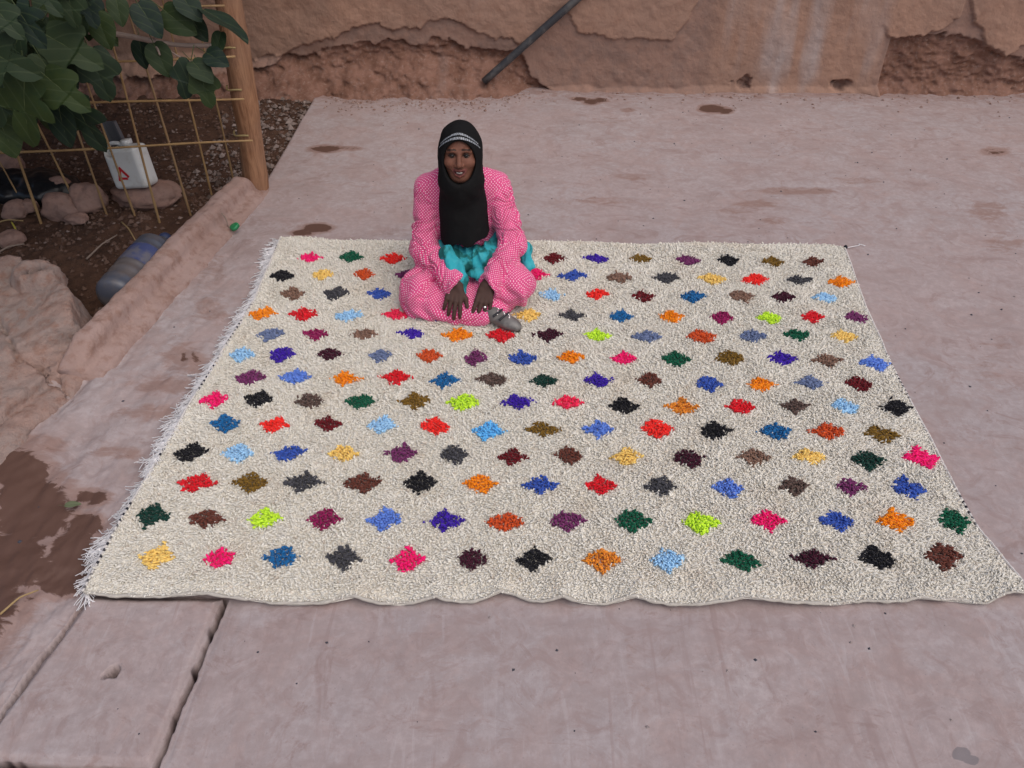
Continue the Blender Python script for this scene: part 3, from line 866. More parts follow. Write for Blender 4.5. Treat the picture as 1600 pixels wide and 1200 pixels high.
stone(92, 346, 66, .085, .085, 'rounded pink stone with a lighter bulge, touching the next boulder', 1)
stone(82, 318, 58, .09, .09, 'brown stone tucked behind the pink bulging stone', 2)
stone(134, 336, 54, .105, .10, 'upright boulder standing left of the flat jug stone', 3)
fl = stone(224, 328, 108, .075, .15, 'wide flat stone carrying the white plastic jug', 4)
stone(22, 344, 40, .06, .07, 'small stone at the foot of a thick cane', 5)
stone(42, 335, 34, .05, .05, 'dull brown stone leaning beside the black sheeting', 6)
stone(10, 388, 44, .05, .07, 'half buried stone behind the broken block', 7)
stone(118, 352, 40, .035, .05, 'low reddish stone lying in front of the boulder', 8)
stone(6, 290, 60, .12, .12, 'dark stone far back under the fig leaves', 9)

# ---- white jug with a red mark
jp = PY(216, 291, 4.43)
jug = empty('plastic_jug', jp, 'white plastic jug with a red triangular letter mark, standing on the flat stone', 'jug')
jug.rotation_euler = (R(-6), R(-9), R(-14))
jm = Mat('white_plastic', rough=.4, spec=.5)
jn = jm.noise(14, 4, .6); jm.color(jm.mix(jm.ramp(jn, .5, .75, 0, .6), (.62, .63, .63, 1), (.42, .38, .35, 1)))
def rbox_field(c, hs, rnd, h, cuts=()):
    f = Field(np.array(c) - hs - .02, np.array(c) + hs + .02, h); f.box(c, hs, None, rnd, .005)
    for q in cuts:
        q(f)
    return f.mesh()
V, Q = rbox_field((0, 0, .118), np.array([.112, .062, .118]), .025, .005, [lambda f: f.cap((-.075, -.12, .215), (-.075, .12, .215), .03, .03, .01, 'sub'), lambda f: f.cap((-.06, -.12, .19), (-.02, .12, .205), .006, .006, .01, 'sub')])
obj('jug_body', np_mesh('jug_body', V, [Q]), jm.m, parent=jug)
V, F = tube([(.03, 0, .225), (.03, 0, .245), (.03, 0, .246), (.03, 0, .268), (.03, 0, .270)], [.026, .026, .031, .031, .028], 20)
obj('screw_cap', np_mesh('screw_cap', V, F), jm.m, parent=jug)
V, F = tube(smooth_path([(-.095, 0, .20), (-.10, 0, .243), (-.07, 0, .255), (-.03, 0, .252), (0, 0, .236)], 14), .011, 10)
obj('handle', np_mesh('handle', V, F), jm.m, parent=jug)
redm = Mat('red_print', (.50, .02, .03, 1), .5)
def stroke(a, b, w):
    a, b = np.array(a), np.array(b); d = (b - a) / np.linalg.norm(b - a); n = np.array([-d[1], d[0]]) * w
    q = np.array([a - n, b - n, b + n, a + n])
    return np.stack([q[:, 0], np.full(4, -.0632), q[:, 1]], 1), [np.array([[0, 1, 2, 3]])]
V, F = join([stroke((-.052, .052), (-.028, .128), .010), stroke((-.030, .132), (.016, .074), .0085), stroke((-.034, .068), (.006, .066), .007)])
V[4:8, 1] -= .0006; V[8:, 1] -= .0012
obj('red_letter_mark', np_mesh('red_letter_mark', V, F, False), redm.m, parent=jug)

# ---- grey metal channel behind the jug
gm2 = Mat('dull_metal', (.10, .105, .12, 1), .5, .5)
gp = PY(200, 240, 4.60)
prof = np.array([(-.04, 0), (-.04, -.028), (-.034, -.028), (-.034, -.006), (.030, -.006), (.030, -.028), (.042, -.028), (.042, 0)])
V = np.concatenate([np.c_[prof, np.zeros(8)], np.c_[prof, np.full(8, .46)]])
i = np.arange(8); j = (i + 1) % 8
F = [np.stack([i, j, j + 8, i + 8], 1), np.arange(8)[::-1][None], (8 + np.arange(8))[None]]
o = obj('metal_channel', np_mesh('metal_channel', V, F, False), gm2.m, label='short grey metal channel leaning up behind the white jug', cat='metal piece')
o.location = (gp[0] + .02, 4.62, -.07); o.rotation_euler = (R(4), R(-8), R(-6))

# ---- black sheeting lump under the leaves
bs = Mat('black_sheet', (.012, .012, .014, 1), .35, .5)
f = Field((-3.6, 4.3, -.12), (-2.5, 4.9, .22), .014)
f.ell((-3.0, 4.58, -.02), (.42, .16, .11), None, .02); f.ell((-2.75, 4.52, -.03), (.2, .12, .09), None, .04)
V, Q = f.mesh(); n = vnormals(V, [Q]); V = V + n * (.02 * fbm(V[:, 0] * 9, V[:, 1] * 9, V[:, 2] * 9, 4, 4))[:, None]
obj('black_plastic_sheeting', np_mesh('black_plastic_sheeting', V, [Q]), bs.m, label='crumpled black plastic sheeting on the soil beneath the fig leaves', cat='plastic sheet')

# ---- bluish water bottle lying behind the kerb
bp0, bp1 = G(176, 466, .05), G(252, 380, .05)
dv = bp1 - bp0; Lb = np.linalg.norm(dv); dv /= Lb
wb_ = empty('water_bottle', bp0, 'large dusty blue plastic bottle lying against the kerb', 'bottle')
bmat = Mat('blue_pet', rough=.38, spec=.5)
bnz = bmat.noise(7, 4, .6)
bmat.color(bmat.mix(bmat.ramp(bnz, .42, .66), (.075, .085, .115, 1), (.13, .115, .115, 1)))
bmat.b.inputs['Transmission Weight'].default_value = .15
t = np.concatenate([np.linspace(0, .012, 3), np.linspace(.02, Lb * .86, 44), np.linspace(Lb * .88, Lb * 1.06, 14)])
rr = np.interp(t, [0, .012, .03, Lb * .86, Lb * .97, Lb, Lb * 1.06], [.05, .085, .095, .098, .055, .03, .028])
rr = rr * (1 + .022 * np.sign(np.sin(t * 95)) * ((t > .06) & (t < Lb * .8)))
V, F = tube(bp0 + dv * t[:, None], rr, 28)
V = V - bp0
obj('bottle_body', np_mesh('bottle_body', V, F), bmat.m, parent=wb_)
capm = Mat('blue_cap', (.03, .045, .11, 1), .5)
V, F = tube(dv * np.linspace(Lb * 1.05, Lb * 1.12, 4)[:, None], [.033, .034, .034, .03], 20)
obj('bottle_cap', np_mesh('bottle_cap', V, F), capm.m, parent=wb_)
labm = Mat('blue_label', rough=.5)
labm.color(labm.mix(labm.ramp(labm.noise(16, 3), .4, .6), (.05, .065, .16, 1), (.12, .12, .15, 1)))
tl = np.linspace(Lb * .40, Lb * .68, 8)
V, F = tube(dv * tl[:, None], np.full(8, .1005), 28, False)
obj('paper_label', np_mesh('paper_label', V, F), labm.m, parent=wb_)

# ---- small things lying about
grn = Mat('green_plastic', (.02, .20, .075, 1), .4, .5)
kp = G(368, 357, .03)
V, F = tube(np.array([[0, 0, 0], [0, 0, .016], [0, 0, .018]]), [.026, .025, .020], 18)
V[:, 0] *= 1 + .1 * np.sin(V[:, 1] * 120)
o = obj('bottle_top', np_mesh('bottle_top', V, F), grn.m, label='crushed green plastic bottle top on the kerb', cat='bottle top')
o.location = kp + (0, 0, .004); o.rotation_euler = (R(14), R(-20), 0)
straw = Mat('dry_straw', (.33, .23, .11, 1), .8)
strawg = Mat('grey_twig', (.22, .17, .14, 1), .9)
def stick(name, a, b, za, zb, r, mat, label, cat):
    P0, P1 = G(*a, za), G(*b, zb); m = (P0 + P1) / 2 + np.array([0, .01, .012])
    V, F = tube(smooth_path([P0, m, P1], 10), np.linspace(r, r * .6, 10), 6)
    obj(name, np_mesh(name, V, F), mat.m, label=label, cat=cat)
stick('straw_stalk', (0, 960), (60, 922), .006, .012, .004, straw, 'yellow straw stalk lying in the muddy puddle', 'straw')
stick('dry_stalk', (190, 347), (212, 376), -.02, .03, .005, straw, 'short pale stalk stuck in the soil above the blue bottle', 'stalk')
stick('dry_twig', (135, 405), (183, 367), -.03, .0, .0055, strawg, 'grey forked twig lying on the soil between bottle and stones', 'twig')
stick('dry_twig', (-10, 398), (38, 381), -.02, .0, .006, strawg, 'grey twig on the soil behind the broken block', 'twig')
stick('yellow_stalk', (29, 374), (18, 347), -.03, .03, .007, Mat('yellow_stem', (.35, .30, .05, 1), .7), 'bright yellow stalk sticking up among the small stones', 'stalk')
stick('dry_stalk', (-12, 350), (36, 345), -.01, .02, .005, straw, 'pale stalk lying level by the small cane foot stone', 'stalk')
stick('brown_straw', (346, 333), (358, 356), .10, .03, .004, strawg, 'thin brown straw on the kerb beside the green bottle top', 'straw')
lf = obj('fallen_leaf', leaf_mesh(2), None, label='small dull green leaf fallen beside the puddle on the terrace', cat='leaf')
lfm = Mat('fallen_leaf', (.11, .13, .07, 1), .7); lf.data.materials.append(lfm.m)
lf.location = G(102, 789, .012); lf.rotation_euler = (R(8), R(6), R(-85)); lf.scale = (.035, .055, .035)

def scatter(name, n, fn, rmin, rmax, mat, kind, seed):
    """many tiny chips as one loose mass"""
    r_ = np.random.default_rng(seed)
    base = np.array([[1, 0, 0], [-1, 0, 0], [0, 1, 0], [0, -1, 0], [0, 0, .8], [0, 0, -.5]], float)
    tri = np.array([[0, 2, 4], [2, 1, 4], [1, 3, 4], [3, 0, 4], [2, 0, 5], [1, 2, 5], [3, 1, 5], [0, 3, 5]])
    P = fn(n, r_); n = len(P)
    s = rmin + (rmax - rmin) * r_.random(n) ** 3.2
    th = r_.random(n) * 6.28
    B = base[None] * (s[:, None, None] * (.6 + .8 * r_.random((n, 6, 1))))
    c, s_ = np.cos(th)[:, None], np.sin(th)[:, None]
    x = B[..., 0] * c - B[..., 1] * s_; y = B[..., 0] * s_ + B[..., 1] * c
    V = np.stack([x, y, B[..., 2]], -1) + P[:, None]
    F = (tri[None] + 6 * np.arange(n)[:, None, None]).reshape(-1, 3)
    return obj(name, np_mesh(name, V.reshape(-1, 3), [F], False, {'tint': np.repeat(r_.random(n), 6)}), mat, kind=kind)
peb = Mat('gravel_chips', rough=.9, spec=.2)
pt_ = peb.attr('tint')
peb.color(peb.mix(peb.ramp(pt_, .75, 1.0), peb.mix(peb.ramp(pt_, 0, .5), (.06, .036, .027, 1), (.13, .08, .062, 1)), (.22, .165, .145, 1)))
def bed_pts(n, r_):
    x = -3.6 + 2.3 * r_.random(n); y = 2.9 + 3.1 * r_.random(n)
    k = (x < edge_x(y) - np.where(y < 4.5, .17, .04)); x, y = x[k], y[k]
    dens = .35 + .65 * sstep(-.2, .5, fbm(x * 1.8, y * 1.8, 0, 91, 3)) + .8 * (y > 4.4) * (x > -1.95)
    k = r_.random(len(x)) < dens; x, y = x[k], y[k]
    z = -.055 + .022 * fbm(x * 2.2, y * 2.2, 0, 51, 4) + .010 * fbm(x * 14, y * 14, 0, 55, 4) + .05 * sstep(5.3, 6.2, y)
    return np.stack([x, y, z + .003], 1)
o = scatter('bed_rubble', 13000, bed_pts, .002, .019, peb.m, 'stuff', 11)
o['label'] = 'loose stone chips and rubble strewn over the planting bed'; o['category'] = 'rubble'
def slope_pts(n, r_):
    y = 4.55 + 1.5 * r_.random(n); x = edge_x(y) - .05 - .55 * r_.random(n) ** 1.3
    z = -.055 + .022 * fbm(x * 2.2, y * 2.2, 0, 51, 4) + .010 * fbm(x * 14, y * 14, 0, 55, 4) + .05 * sstep(5.3, 6.2, y)
    return np.stack([x, y, z + .006], 1)
pal = Mat('pale_rubble', rough=.9); tp_ = pal.attr('tint'); pal.color(pal.mix(tp_, (.09, .062, .05, 1), (.27, .215, .195, 1)))
o = scatter('pale_rubble', 1000, slope_pts, .004, .027, pal.m, 'stuff', 14)
o['label'] = 'pale stone rubble between the fence post and the adobe wall'; o['category'] = 'rubble'
def foot_pts(n, r_):
    x = -1.35 + 5.4 * r_.random(n); y = wall_y(x) - .02 - .30 * np.abs(r_.normal(0, .45, n)) - .16 * sstep(.1, -.3, x)
    k = r_.random(len(x)) < np.where(x < .1, 1.0, .22); x, y = x[k], y[k]
    return np.stack([x, y, terrace_z(x, y) + .002], 1)
crm = Mat('earth_crumbs', rough=.9); tc2 = crm.attr('tint'); crm.color(crm.mix(tc2, (.19, .11, .085, 1), (.34, .25, .22, 1)))
o = scatter('wall_crumbs', 2200, foot_pts, .002, .014, crm.m, 'stuff', 12)
o['label'] = 'crumbled earth and plaster bits along the foot of the wall'; o['category'] = 'rubble'
def terr_pts(n, r_):
    x = -1.7 + 5.2 * r_.random(n); y = .8 + 5.0 * r_.random(n) ** .8
    k = x > edge_x(y) + .1; x, y = x[k], y[k]
    return np.stack([x, y, terrace_z(x, y) + .001], 1)
dk = Mat('dark_grit', rough=.9); td = dk.attr('tint'); dk.color(dk.mix(dk.ramp(td, .6, .8), (.06, .06, .075, 1), (.30, .25, .24, 1)))
o = scatter('terrace_grit', 1000, terr_pts, .001, .007, dk.m, 'stuff', 13)
o['label'] = 'scattered dark grit on the concrete terrace'; o['category'] = 'grit'

# ================================================================== RUG
RZ = .012
LE = [(440, 374), (418, 425), (397, 473), (355, 540), (316, 604), (280, 664), (247, 719), (213, 780), (180, 838), (150, 893), (134, 931)]
RE = [(1318, 388), (1333, 430), (1351, 482), (1388, 565), (1428, 642), (1465, 715), (1495, 772), (1522, 818), (1562, 872), (1604, 926)]
BE = [(440, 374), (470, 372), (520, 377), (640, 379), (760, 379), (900, 378), (1020, 382), (1100, 381), (1200, 384), (1292, 383), (1318, 388)]
FE = [(134, 931), (200, 932), (270, 935), (345, 938), (420, 941), (500, 941), (600, 942), (700, 941), (760, 937), (803, 931), (830, 938), (900, 943), (1000, 942), (1090, 945), (1180, 945), (1260, 942), (1300, 944), (1350, 938), (1420, 943), (1490, 937), (1540, 941), (1604, 927)]
def gline(L, n=400):
    return resample([G(*p, RZ)[:2] for p in L], n)
eL, eR, eB, eF = gline(LE), gline(RE), gline(BE), gline(FE)
rip = np.abs(np.sin(eF[:, 0] * 10.5 + 1.7 * np.sin(eF[:, 0] * 3.3) + .6)); eF[:, 1] -= .013 * (rip - .6) * sstep(0, .04, np.linspace(0, 1, 400)) * sstep(1, .96, np.linspace(0, 1, 400))
def at_(E, t):
    s = np.clip(t, 0, 1) * (len(E) - 1); i = np.minimum(s.astype(int), len(E) - 2); f = (s - i)[..., None]
    return E[i] * (1 - f) + E[i + 1] * f
def rug_xy(u, v):                      # u left-right, v back-front
    u_, v_ = u[..., None], v[..., None]
    return ((1 - u_) * at_(eL, v) + u_ * at_(eR, v) + (1 - v_) * at_(eB, u) + v_ * at_(eF, u)
            - ((1 - u_) * (1 - v_) * eL[0] + u_ * (1 - v_) * eR[0] + (1 - u_) * v_ * eL[-1] + u_ * v_ * eR[-1]))
def rug_lift(x, y, v):
    """ripples: lifted waves along the front edge and faint ones inside"""
    w = 1 - np.abs(np.sin(x * 10.5 + 1.7 * np.sin(x * 3.3) + .6))
    z = .020 * w * sstep(.94, 1.0, v) + .006 * fbm(x * 3.1, y * 3.1, 0, 101, 3) + .005 * np.exp(-((y - 2.95 - .03 * np.sin(x * 4)) / .10) ** 2)
    return RZ + .006 + z

rug = empty('rug', np.append(rug_xy(np.array(.5), np.array(.5)), 0), 'cream shaggy wool rug with rows of coloured diamonds spread on the terrace', 'rug')
RO = np.array(rug.location)
nu, nv = 190, 150
U, Vv = np.meshgrid(np.linspace(0, 1, nu), np.linspace(0, 1, nv), indexing='ij')
XY = rug_xy(U, Vv); ZT = rug_lift(XY[..., 0], XY[..., 1], Vv)
top = np.concatenate([XY, ZT[..., None]], -1).reshape(-1, 3)
bot = top.copy(); bot[:, 2] = np.maximum(top[:, 2] - .010, terrace_z(top[:, 0], top[:, 1]) + .001)
Fg = grid_faces(nu, nv)[:, ::-1]
ring = np.concatenate([np.arange(nu) * nv, (nu - 1) * nv + np.arange(1, nv), np.arange(nu - 2, -1, -1) * nv + nv - 1, np.arange(nv - 2, 0, -1)])
r2 = np.roll(ring, -1); N0 = len(top)
Fr = np.stack([ring, ring + N0, r2 + N0, r2], 1)
back = Mat('woven_backing', rough=.95, spec=.1)
bw = back.noise(160, 2, .5); back.color(back.mix(bw, (.66, .62, .55, 1), (.74, .71, .64, 1))); back.bump(bw, .003, .6)
obj('backing', np_mesh('backing', np.concatenate([top, bot]) - RO, [Fg, Fg[:, ::-1] + N0, Fr]), back.m, parent=rug)

# ---- diamonds: pixel centre and colour, row by row
PAL = dict(pink=(226, 24, 108), green=(14, 86, 62), nred=(255, 44, 38), dred=(100, 18, 28), purp=(60, 30, 152), olive=(116, 88, 32), plum=(112, 48, 96), black=(24, 24, 30), brown=(98, 54, 44),
           yell=(226, 190, 108), rust=(192, 78, 34), blue=(54, 84, 166), tan=(126, 98, 84), dgrey=(66, 66, 72), oran=(250, 132, 18), lblue=(152, 192, 242), red=(202, 24, 38), teal=(28, 98, 152), mar=(62, 18, 38),
           neon=(188, 250, 58), gblue=(104, 118, 152), wine=(136, 24, 82), sky=(94, 172, 242), pred=(255, 42, 84), dgreen=(14, 54, 46), sblue=(92, 126, 202), ochre=(206, 130, 44), umber=(92, 74, 68))
ROWS = """484,402,pink 549,400,green 614,402,nred 680,402,plum 745,402,blue 806,402,orange 865,403,dred 933,402,purp 1002,403,olive 1076,404,plum 1139,404,black 1208,406,olive 1272,407,brown
440,430,black 503,429,yell 569,428,rust 634,429,plum 700,430,green 770,430,yell 838,428,pink 896,430,blue 968,432,tan 1042,432,dgrey 1114,433,yell 1181,434,nred 1248,434,dgrey 1314,438,oran
458,456,tan 523,456,dgrey 592,457,blue 660,458,red 728,458,oran 796,459,purp 862,459,lblue 934,458,nred 1006,460,dred 1084,461,teal 1158,461,tan 1224,463,mar 1290,465,lblue
409,488,oran 473,488,red 544,489,lblue 618,488,pred 686,489,blue 755,489,green 826,490,yell 895,490,dgrey 970,491,teal 1050,492,oran 1128,494,wine 1203,495,neon 1270,494,red 1338,495,plum
423,520,gblue 493,521,wine 569,522,tan 643,519,purp 714,522,oran 781,522,red 858,522,mar 934,523,neon 1012,524,gblue 1097,525,rust 1176,524,gblue 1247,523,green 1318,525,yell
376,552,lblue 440,552,purp 515,552,mar 594,554,gblue 669,553,rust 742,556,plum 817,557,blue 893,556,oran 976,558,pink 1057,559,green 1141,559,olive 1223,560,purp 1293,562,tan 1368,565,sblue
390,589,plum 461,588,sblue 538,590,oran 619,588,red 694,592,teal 769,592,umber 850,592,dgreen 934,593,purp 1017,592,brown 1107,597,blue 1190,599,oran 1267,597,gblue 1345,598,dred
333,623,pink 405,622,black 482,624,umber 563,626,green 647,626,olive 724,628,neon 809,626,purp 889,627,pred 975,632,black 1066,634,ochre 1158,634,red 1243,633,umber 1322,634,lblue 1402,634,black
351,659,teal 429,662,nred 511,660,dred 596,663,lblue 680,664,nred 763,671,sky 849,668,olive 936,668,sblue 1025,668,nred 1118,671,black 1213,673,teal 1294,672,rust 1378,677,olive
294,703,black 370,706,lblue 451,706,blue 538,708,yell 627,707,plum 710,709,dgrey 800,711,dred 891,709,brown 979,711,yell 1077,713,mar 1177,713,tan 1266,712,yell 1357,715,dgreen 1441,714,pink
306,752,red 389,751,olive 474,751,dgrey 568,752,brown 656,752,black 751,755,oran 844,757,blue 937,755,red 1033,758,dgrey 1139,760,sblue 1241,759,umber 1330,759,plum 1420,760,blue
237,806,dgreen 323,808,brown 413,808,neon 505,809,wine 601,809,sblue 694,811,purp 789,814,rust 885,814,plum 989,813,green 1094,815,neon 1201,811,pink 1309,811,blue 1399,811,oran 1493,810,green
245,868,yell 343,870,pink 440,868,teal 535,870,dgrey 636,871,pink 738,872,mar 836,873,black 941,874,ochre 1044,873,lblue 1159,874,green 1271,870,mar 1372,869,black 1474,866,brown"""
DIA = []
for line in ROWS.split('\n'):
    for it in line.split():
        x, y, c = it.split(','); p = G(float(x), float(y), .036)
        DIA.append((p[0], p[1] + .006, 'oran' if c == 'orange' else c))
DX = np.array([d[0] for d in DIA]); DY = np.array([d[1] for d in DIA])

# ---- pile
NU, NV = 446, 340
uu, vv = np.meshgrid((np.arange(NU) + .5) / NU, (np.arange(NV) + .5) / NV, indexing='ij')
uu = np.clip(uu + rng.uniform(-.5, .5, uu.shape) / NU, .002, .998).ravel(); vv = np.clip(vv + rng.uniform(-.5, .5, vv.shape) / NV, .001, .999).ravel()
bxy = rug_xy(uu, vv); bz = rug_lift(bxy[:, 0], bxy[:, 1], vv) - .0052
own = np.full(len(bxy), -1)
jx = .0022 * rng.normal(size=len(bxy)); jy = .003 * rng.normal(size=len(bxy))
for i in range(len(DIA)):
    a = .064 * (1 + .10 * math.sin(i * 12.9)); b = .050 * (1 + .10 * math.sin(i * 7.7))
    sk_ = .18 * math.sin(i * 3.1)
    ddx, ddy = bxy[:, 0] + jx - DX[i], bxy[:, 1] + jy - DY[i]
    m = (np.abs(ddx + sk_ * ddy) / a + np.abs(ddy) / b) < 1 + .12 * noise(bxy[:, 0] * 55, bxy[:, 1] * 55, 0, i % 9) + .17 * noise(bxy[:, 0] * 110, i * 3.7 + 40 * (ddy > 0), 0, 5)
    own[m] = i
# the woollen tufts: short bent strands that lie over towards the front edge
n = len(bxy)
swx = .35 * noise(bxy[:, 0] * 9, bxy[:, 1] * 9, 0, 201) + .30 * noise(bxy[:, 0] * 31, bxy[:, 1] * 31, 0, 202)
swy = .30 * noise(bxy[:, 0] * 9, bxy[:, 1] * 9, 7, 203) + .30 * noise(bxy[:, 0] * 31, bxy[:, 1] * 31, 7, 204)
calm = np.where(own >= 0, .55, 1.0)
lx = (.8 * swx + .27 * rng.normal(size=n)) * calm; ly_ = -.38 + (.8 * swy + .26 * rng.normal(size=n)) * calm
Ls = .0160 * (1 + .25 * rng.normal(size=n)).clip(.5, 1.6)
edge_soft = np.minimum(np.minimum(uu, 1 - uu) * 60, np.minimum(vv * 45, (1 - vv) * 45)).clip(.82, 1)
Ls *= edge_soft
Ls[own >= 0] *= 1.10; bz[own >= 0] += .0036
d1 = np.stack([lx * .5, ly_ * .5, np.full(n, 1.0)], 1); d1 /= np.linalg.norm(d1, axis=1, keepdims=True)
d2 = np.stack([lx * 1.3, ly_ * 1.3, np.full(n, .55)], 1); d2 /= np.linalg.norm(d2, axis=1, keepdims=True)
P0 = np.concatenate([bxy, bz[:, None]], 1); P1 = P0 + d1 * (Ls * .5)[:, None]; P2 = P1 + d2 * (Ls * .62)[:, None]
rad = .0037 * (1 + .22 * rng.normal(size=n)).clip(.5, 1.6) * np.where(own >= 0, 1.38, 1.0)
A1, B1 = frame_axes(d1 + d2)
th0 = rng.random(n) * 6.28
def rings(sel):
    k = len(sel); V = np.zeros((k, 9, 3))
    for q, (P, f) in enumerate(((P0, .85), (P1, 1.1), (P2, .62))):
        for s in range(3):
            th = th0[sel] + s * 2.0944
            V[:, q * 3 + s] = P[sel] + (rad[sel] * f)[:, None] * (np.cos(th)[:, None] * A1[sel] + np.sin(th)[:, None] * B1[sel])
    return V
qd = np.array([[0, 1, 4, 3], [1, 2, 5, 4], [2, 0, 3, 5], [3, 4, 7, 6], [4, 5, 8, 7], [5, 3, 6, 8]])
def tuft_mesh(name, sel):
    V = rings(sel); k = len(sel); o9 = 9 * np.arange(k)[:, None, None]
    tint = np.repeat(rng.random(k), 9)
    return np_mesh(name, V.reshape(-1, 3) - RO, [(qd[None] + o9).reshape(-1, 4), (np.array([[6, 7, 8]])[None] + o9).reshape(-1, 3)], True, {'tint': tint})
def wool(name, c, var=.16, fluor=False):
    m = Mat(name, rough=.95, spec=.08)
    t = m.attr('tint')
    dark = tuple(x * (1 - var) for x in c[:3]) + (1,); lite = tuple(min(.95, x * (1 + var * .45) + .004) for x in c[:3]) + (1,)
    m.color(m.mix(t, dark, lite))
    m.b.inputs['Sheen Weight'].default_value = .15
    return m
cream = Mat('cream_wool', rough=.95, spec=.08)
ct = cream.attr('tint')
cc = cream.mix(ct, (.71, .675, .605, 1), (.78, .757, .695, 1))
cc = cream.mix(cream.ramp(cream.noise(5, 4, .6), .5, .75, 0, .45), cc, (.66, .58, .48, 1))
cc = cream.mix(cream.ramp(ct, .97, .99, 0, .5), cc, (.46, .34, .25, 1))
cream.color(cc)
o = obj('pile', tuft_mesh('pile', np.where(own < 0)[0]), cream.m, parent=rug, kind='stuff')
WOOL = {k: wool('wool_' + k, tuple(min(.92, x / .82) for x in lin(*v)[:3])) for k, v in PAL.items()}
for i, (x, y, c) in enumerate(DIA):
    sel = np.where(own == i)[0]
    if len(sel) > 5:
        obj('diamond', tuft_mesh('diamond', sel), WOOL[c].m, parent=rug)

# ---- fringe on the left side, bound edges, knot at the far right corner
def strand_set(P, D, L, r, curl):
    """P (n,3) roots, D (n,2) directions: thin drooping threads"""
    n = len(P); q = np.zeros((n, 4, 3)); q[:, 0] = P
    a = np.arctan2(D[:, 1], D[:, 0])
    for s in range(1, 4):
        a = a + curl * rng.normal(size=n)
        st = L / 3
        q[:, s, :2] = q[:, s - 1, :2] + np.stack([np.cos(a), np.sin(a)], 1) * st[:, None]
        q[:, s, 2] = np.maximum(terrace_z(q[:, s, 0], q[:, s, 1]) + .004 + .004 * rng.random(n), P[:, 2] * (1 - s / 3.0) + rng.uniform(-.002, .006, n))
    V = np.zeros((n, 12, 3))
    for s in range(4):
        t = q[:, min(s + 1, 3)] - q[:, max(s - 1, 0)]
        A_, B_ = frame_axes(t)
        for k in range(3):
            V[:, s * 3 + k] = q[:, s] + r * (math.cos(k * 2.0944) * A_ + math.sin(k * 2.0944) * B_)
    f = [[s * 3 + k, s * 3 + (k + 1) % 3, s * 3 + 3 + (k + 1) % 3, s * 3 + 3 + k] for s in range(3) for k in range(3)]
    F = (np.array(f)[None] + 12 * np.arange(n)[:, None, None]).reshape(-1, 4)
    return V.reshape(-1, 3), [F]
roots, dirs, lens = [], [], []
vt = np.linspace(.012, .995, 150) + rng.normal(size=150) * .0025
for t in vt:
    p = at_(eL, np.array(t)); tg = at_(eL, np.array(min(t + .01, 1))) - at_(eL, np.array(t - .01)); nn_ = np.array([tg[1], -tg[0]]); nn_ /= np.linalg.norm(nn_)
    if nn_[0] > 0: nn_ = -nn_
    bend = -1.15 + .55 * math.sin(t * 37) + .50 * rng.normal()
    base = math.atan2(nn_[1], nn_[0]) - bend * .6
    Lc = .050 + .012 * math.sin(t * 23) + .016 * rng.normal()
    for k in range(13):
        aa = base + .26 * rng.normal()
        roots.append([p[0] + .002 * rng.normal(), p[1] + .004 * rng.normal(), RZ + .006 + .003 * rng.random()]); dirs.append([math.cos(aa), math.sin(aa)]); lens.append(max(.03, Lc + .010 * rng.normal()))
V, F = strand_set(np.array(roots), np.array(dirs), np.array(lens), .0018, .55)
frm = Mat('white_cotton', (.76, .75, .77, 1), .9, .1)
obj('fringe', np_mesh('fringe', V - RO, F), frm.m, parent=rug, kind='stuff')
def bound_edge(E, v0, v1, name, off):
    t = np.linspace(v0, v1, 260); p = at_(E, t)
    P = np.concatenate([p + np.array([off, 0]), (rug_lift(p[:, 0], p[:, 1], t) + .004)[:, None]], 1)
    V, F = tube(P, .0042 + .0006 * np.sin(np.arange(260) * 1.9), 8)
    seg = np.repeat(np.arange(260), 8)
    return obj(name, np_mesh(name, V - RO, F, True, {'along': (seg / 259.0) * (v1 - v0) * 2.6}), EDGE.m, parent=rug)
EDGE = Mat('bound_edge', rough=.9, spec=.1)
ea_ = EDGE.attr('along')
dash = EDGE.math('FRACT', EDGE.math('MULTIPLY', ea_, 34.0))
gate = EDGE.noise(2.5, 3, .6)
EDGE.color(EDGE.mix(EDGE.math('MULTIPLY', EDGE.ramp(dash, .52, .58), EDGE.ramp(gate, .50, .56)), (.60, .57, .55, 1), (.03, .03, .04, 1)))
bound_edge(eL, 0.0, 1.0, 'bound_edge', -.002)
bound_edge(eR, 0.0, 1.0, 'bound_edge', .002)
t = np.linspace(0, 1, 420); p = at_(eF, t)
p = p + np.stack([0 * t, .004 * fbm(t * 60, 0, 0, 8, 3)], 1)
P = np.concatenate([p + np.array([0, -.002]), (rug_lift(p[:, 0], p[:, 1], np.ones(420)) + .002)[:, None]], 1)
V, F = tube(P, .0052 + .0014 * fbm(t * 90, 0, 0, 3, 2), 8)
hemm = Mat('hem_wool', rough=.95, spec=.08)
hn = hemm.noise(60, 3); hemm.color(hemm.mix(hn, (.34, .31, .27, 1), (.56, .53, .48, 1))); hemm.bump(hn, .004, .8)
obj('front_hem', np_mesh('front_hem', V - RO, F), hemm.m, parent=rug)
kp = G(1320, 388, .02)
import bmesh
V = rock_mesh(17, (.011, .011, .011), sub=2)
o = obj('corner_knot', V, Mat('black_yarn', (.02, .02, .025, 1), .95, .1).m, parent=rug); o.location = kp + (.004, .004, .004) - RO
V, F = tube(smooth_path([kp, G(1328, 386, .01), G(1345, 383, .006), G(1338, 380, .006), G(1352, 384, .005)], 20), .0018, 5)
obj('loose_thread', np_mesh('loose_thread', V - RO, F), frm.m, parent=rug)

